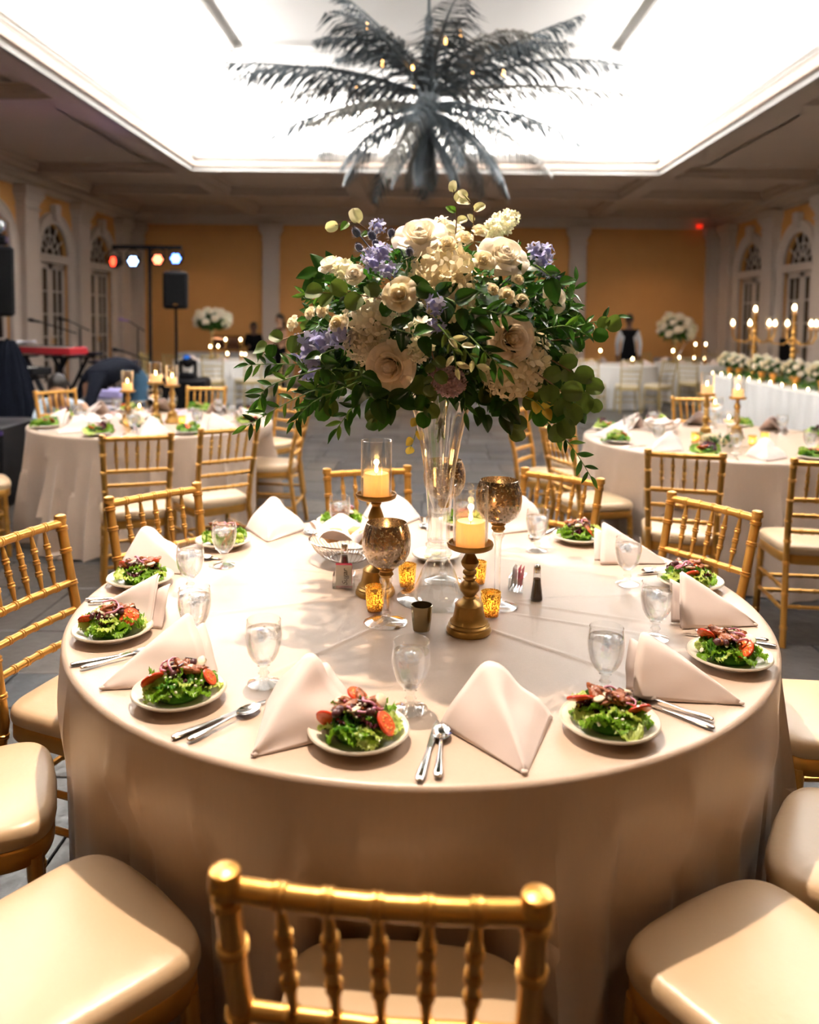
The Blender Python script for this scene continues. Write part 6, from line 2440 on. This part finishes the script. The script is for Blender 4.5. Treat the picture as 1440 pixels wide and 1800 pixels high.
standing('person', 4.25, 16.6, pi - .25, 'waiter seen from behind in black vest and white shirt sleeves at far right', black_cloth, shirt_m, black_cloth, skin2_m, 1.70, 'down')
standing('person', 3.15, 17.6, .3, 'server in black vest half hidden behind the right side of the flowers', black_cloth, shirt_m, black_cloth, skin2_m, 1.60, 'front')
standing('person', -3.02, 17.0, -.9, 'woman with dark hair in black dress by the back wall pilaster', black_cloth, skin_m, black_cloth, skin_m, 1.62, 'front', 'long')
standing('person', -3.86, 18.3, .2, 'man in dark shirt behind the far left buffet beside the chafing dish', black_cloth, black_cloth, black_cloth, skin2_m, 1.42, 'front')

# man bending over behind the left table
N = {'pel': (.33, .25, .95, (.15, .15)), 'waist': (.18, .16, 1.02, (.15, .13)), 'chest': (-.10, .02, .98, (.17, .15)), 'collar': (-.22, -.04, .86, (.11, .09)), 'neck': (-.26, -.08, .76, .055), 'skull': (-.27, -.11, .69, .06),
     'shL': (-.24, -.20, .88, .07), 'shR': (-.20, .16, .88, .07), 'elL': (-.34, -.25, .62, .048), 'wrL': (-.34, -.28, .36, .033), 'elR': (-.28, .18, .60, .048), 'wrR': (-.30, .10, .34, .033)}
B = [('pel', 'waist', 1), ('waist', 'chest', 1), ('chest', 'collar', 1), ('collar', 'neck', 0), ('neck', 'skull', 0), ('chest', 'shL', 1), ('chest', 'shR', 1), ('shL', 'elL', 1), ('elL', 'wrL', 0), ('shR', 'elR', 1), ('elR', 'wrR', 0)]
hand(N, B, 'wrL', -.1, 0, -1, 1, 0)
hand(N, B, 'wrR', -.1, 0, -1, -1, 0)
for nm, yy in (('L', .14), ('R', .34)):
    N['hip' + nm] = (.36, yy, .86, .11)
    N['kn' + nm] = (.30, yy - .02, .48, .075)
    N['an' + nm] = (.40, yy, .09, .05)
    N['to' + nm] = (.24, yy - .04, .04, .038)
    B += [('pel', 'hip' + nm, 2), ('hip' + nm, 'kn' + nm, 2), ('kn' + nm, 'an' + nm, 2), ('an' + nm, 'to' + nm, 2)]
person('person', (-3.10, 7.95, 0), .75, N, B, [skin2_m, mat('charcoal_shirt', (.010, .012, .020), .95, 0, .2, Specular_IOR_Level=.1), mat('blue_jeans', (.03, .09, .16), .8, 0, .2)], 'man in dark shirt bending down behind the left table candles', ((-.28, -.13, .64), (-.5, -.3, -.85)), None, False)
# crouching person in white and blue
N = {'pel': (0, .1, .34, (.15, .13)), 'waist': (0, .06, .46, (.13, .11)), 'chest': (-.02, -.02, .64, (.15, .11)), 'collar': (-.02, -.10, .74, (.09, .07)), 'neck': (-.02, -.15, .79, .048), 'skull': (-.02, -.20, .83, .055),
     'shL': (-.18, -.06, .72, .055), 'shR': (.15, -.06, .72, .055), 'elL': (-.22, -.22, .50, .042), 'wrL': (-.16, -.34, .30, .030), 'elR': (.27, -.12, .52, .042), 'wrR': (.22, -.32, .36, .030)}
B = [('pel', 'waist', 1), ('waist', 'chest', 1), ('chest', 'collar', 1), ('collar', 'neck', 0), ('neck', 'skull', 0), ('chest', 'shL', 1), ('chest', 'shR', 1), ('shL', 'elL', 1), ('elL', 'wrL', 0), ('shR', 'elR', 0), ('elR', 'wrR', 0)]
hand(N, B, 'wrL', 0, -.3, -1, 1, 0)
hand(N, B, 'wrR', 0, -.3, -1, -1, 0)
for nm, xx in (('L', -.13), ('R', .13)):
    N['hip' + nm] = (xx, .05, .30, .10)
    N['kn' + nm] = (xx * 1.4, -.30, .42, .068)
    N['an' + nm] = (xx * 1.3, .0, .10, .045)
    N['to' + nm] = (xx * 1.4, -.17, .04, .034)
    B += [('pel', 'hip' + nm, 2), ('hip' + nm, 'kn' + nm, 2), ('kn' + nm, 'an' + nm, 2), ('an' + nm, 'to' + nm, 2)]
person('person', (-3.25, 7.2, .02), .3, N, B, [skin_m, mat('white_blue_top', (.55, .66, .85), .8, 0, .4, 14), navy], 'crouching person in white and blue top behind the rear left chair', ((-.02, -.22, .88), (0, -.8, -.6)), None, True)
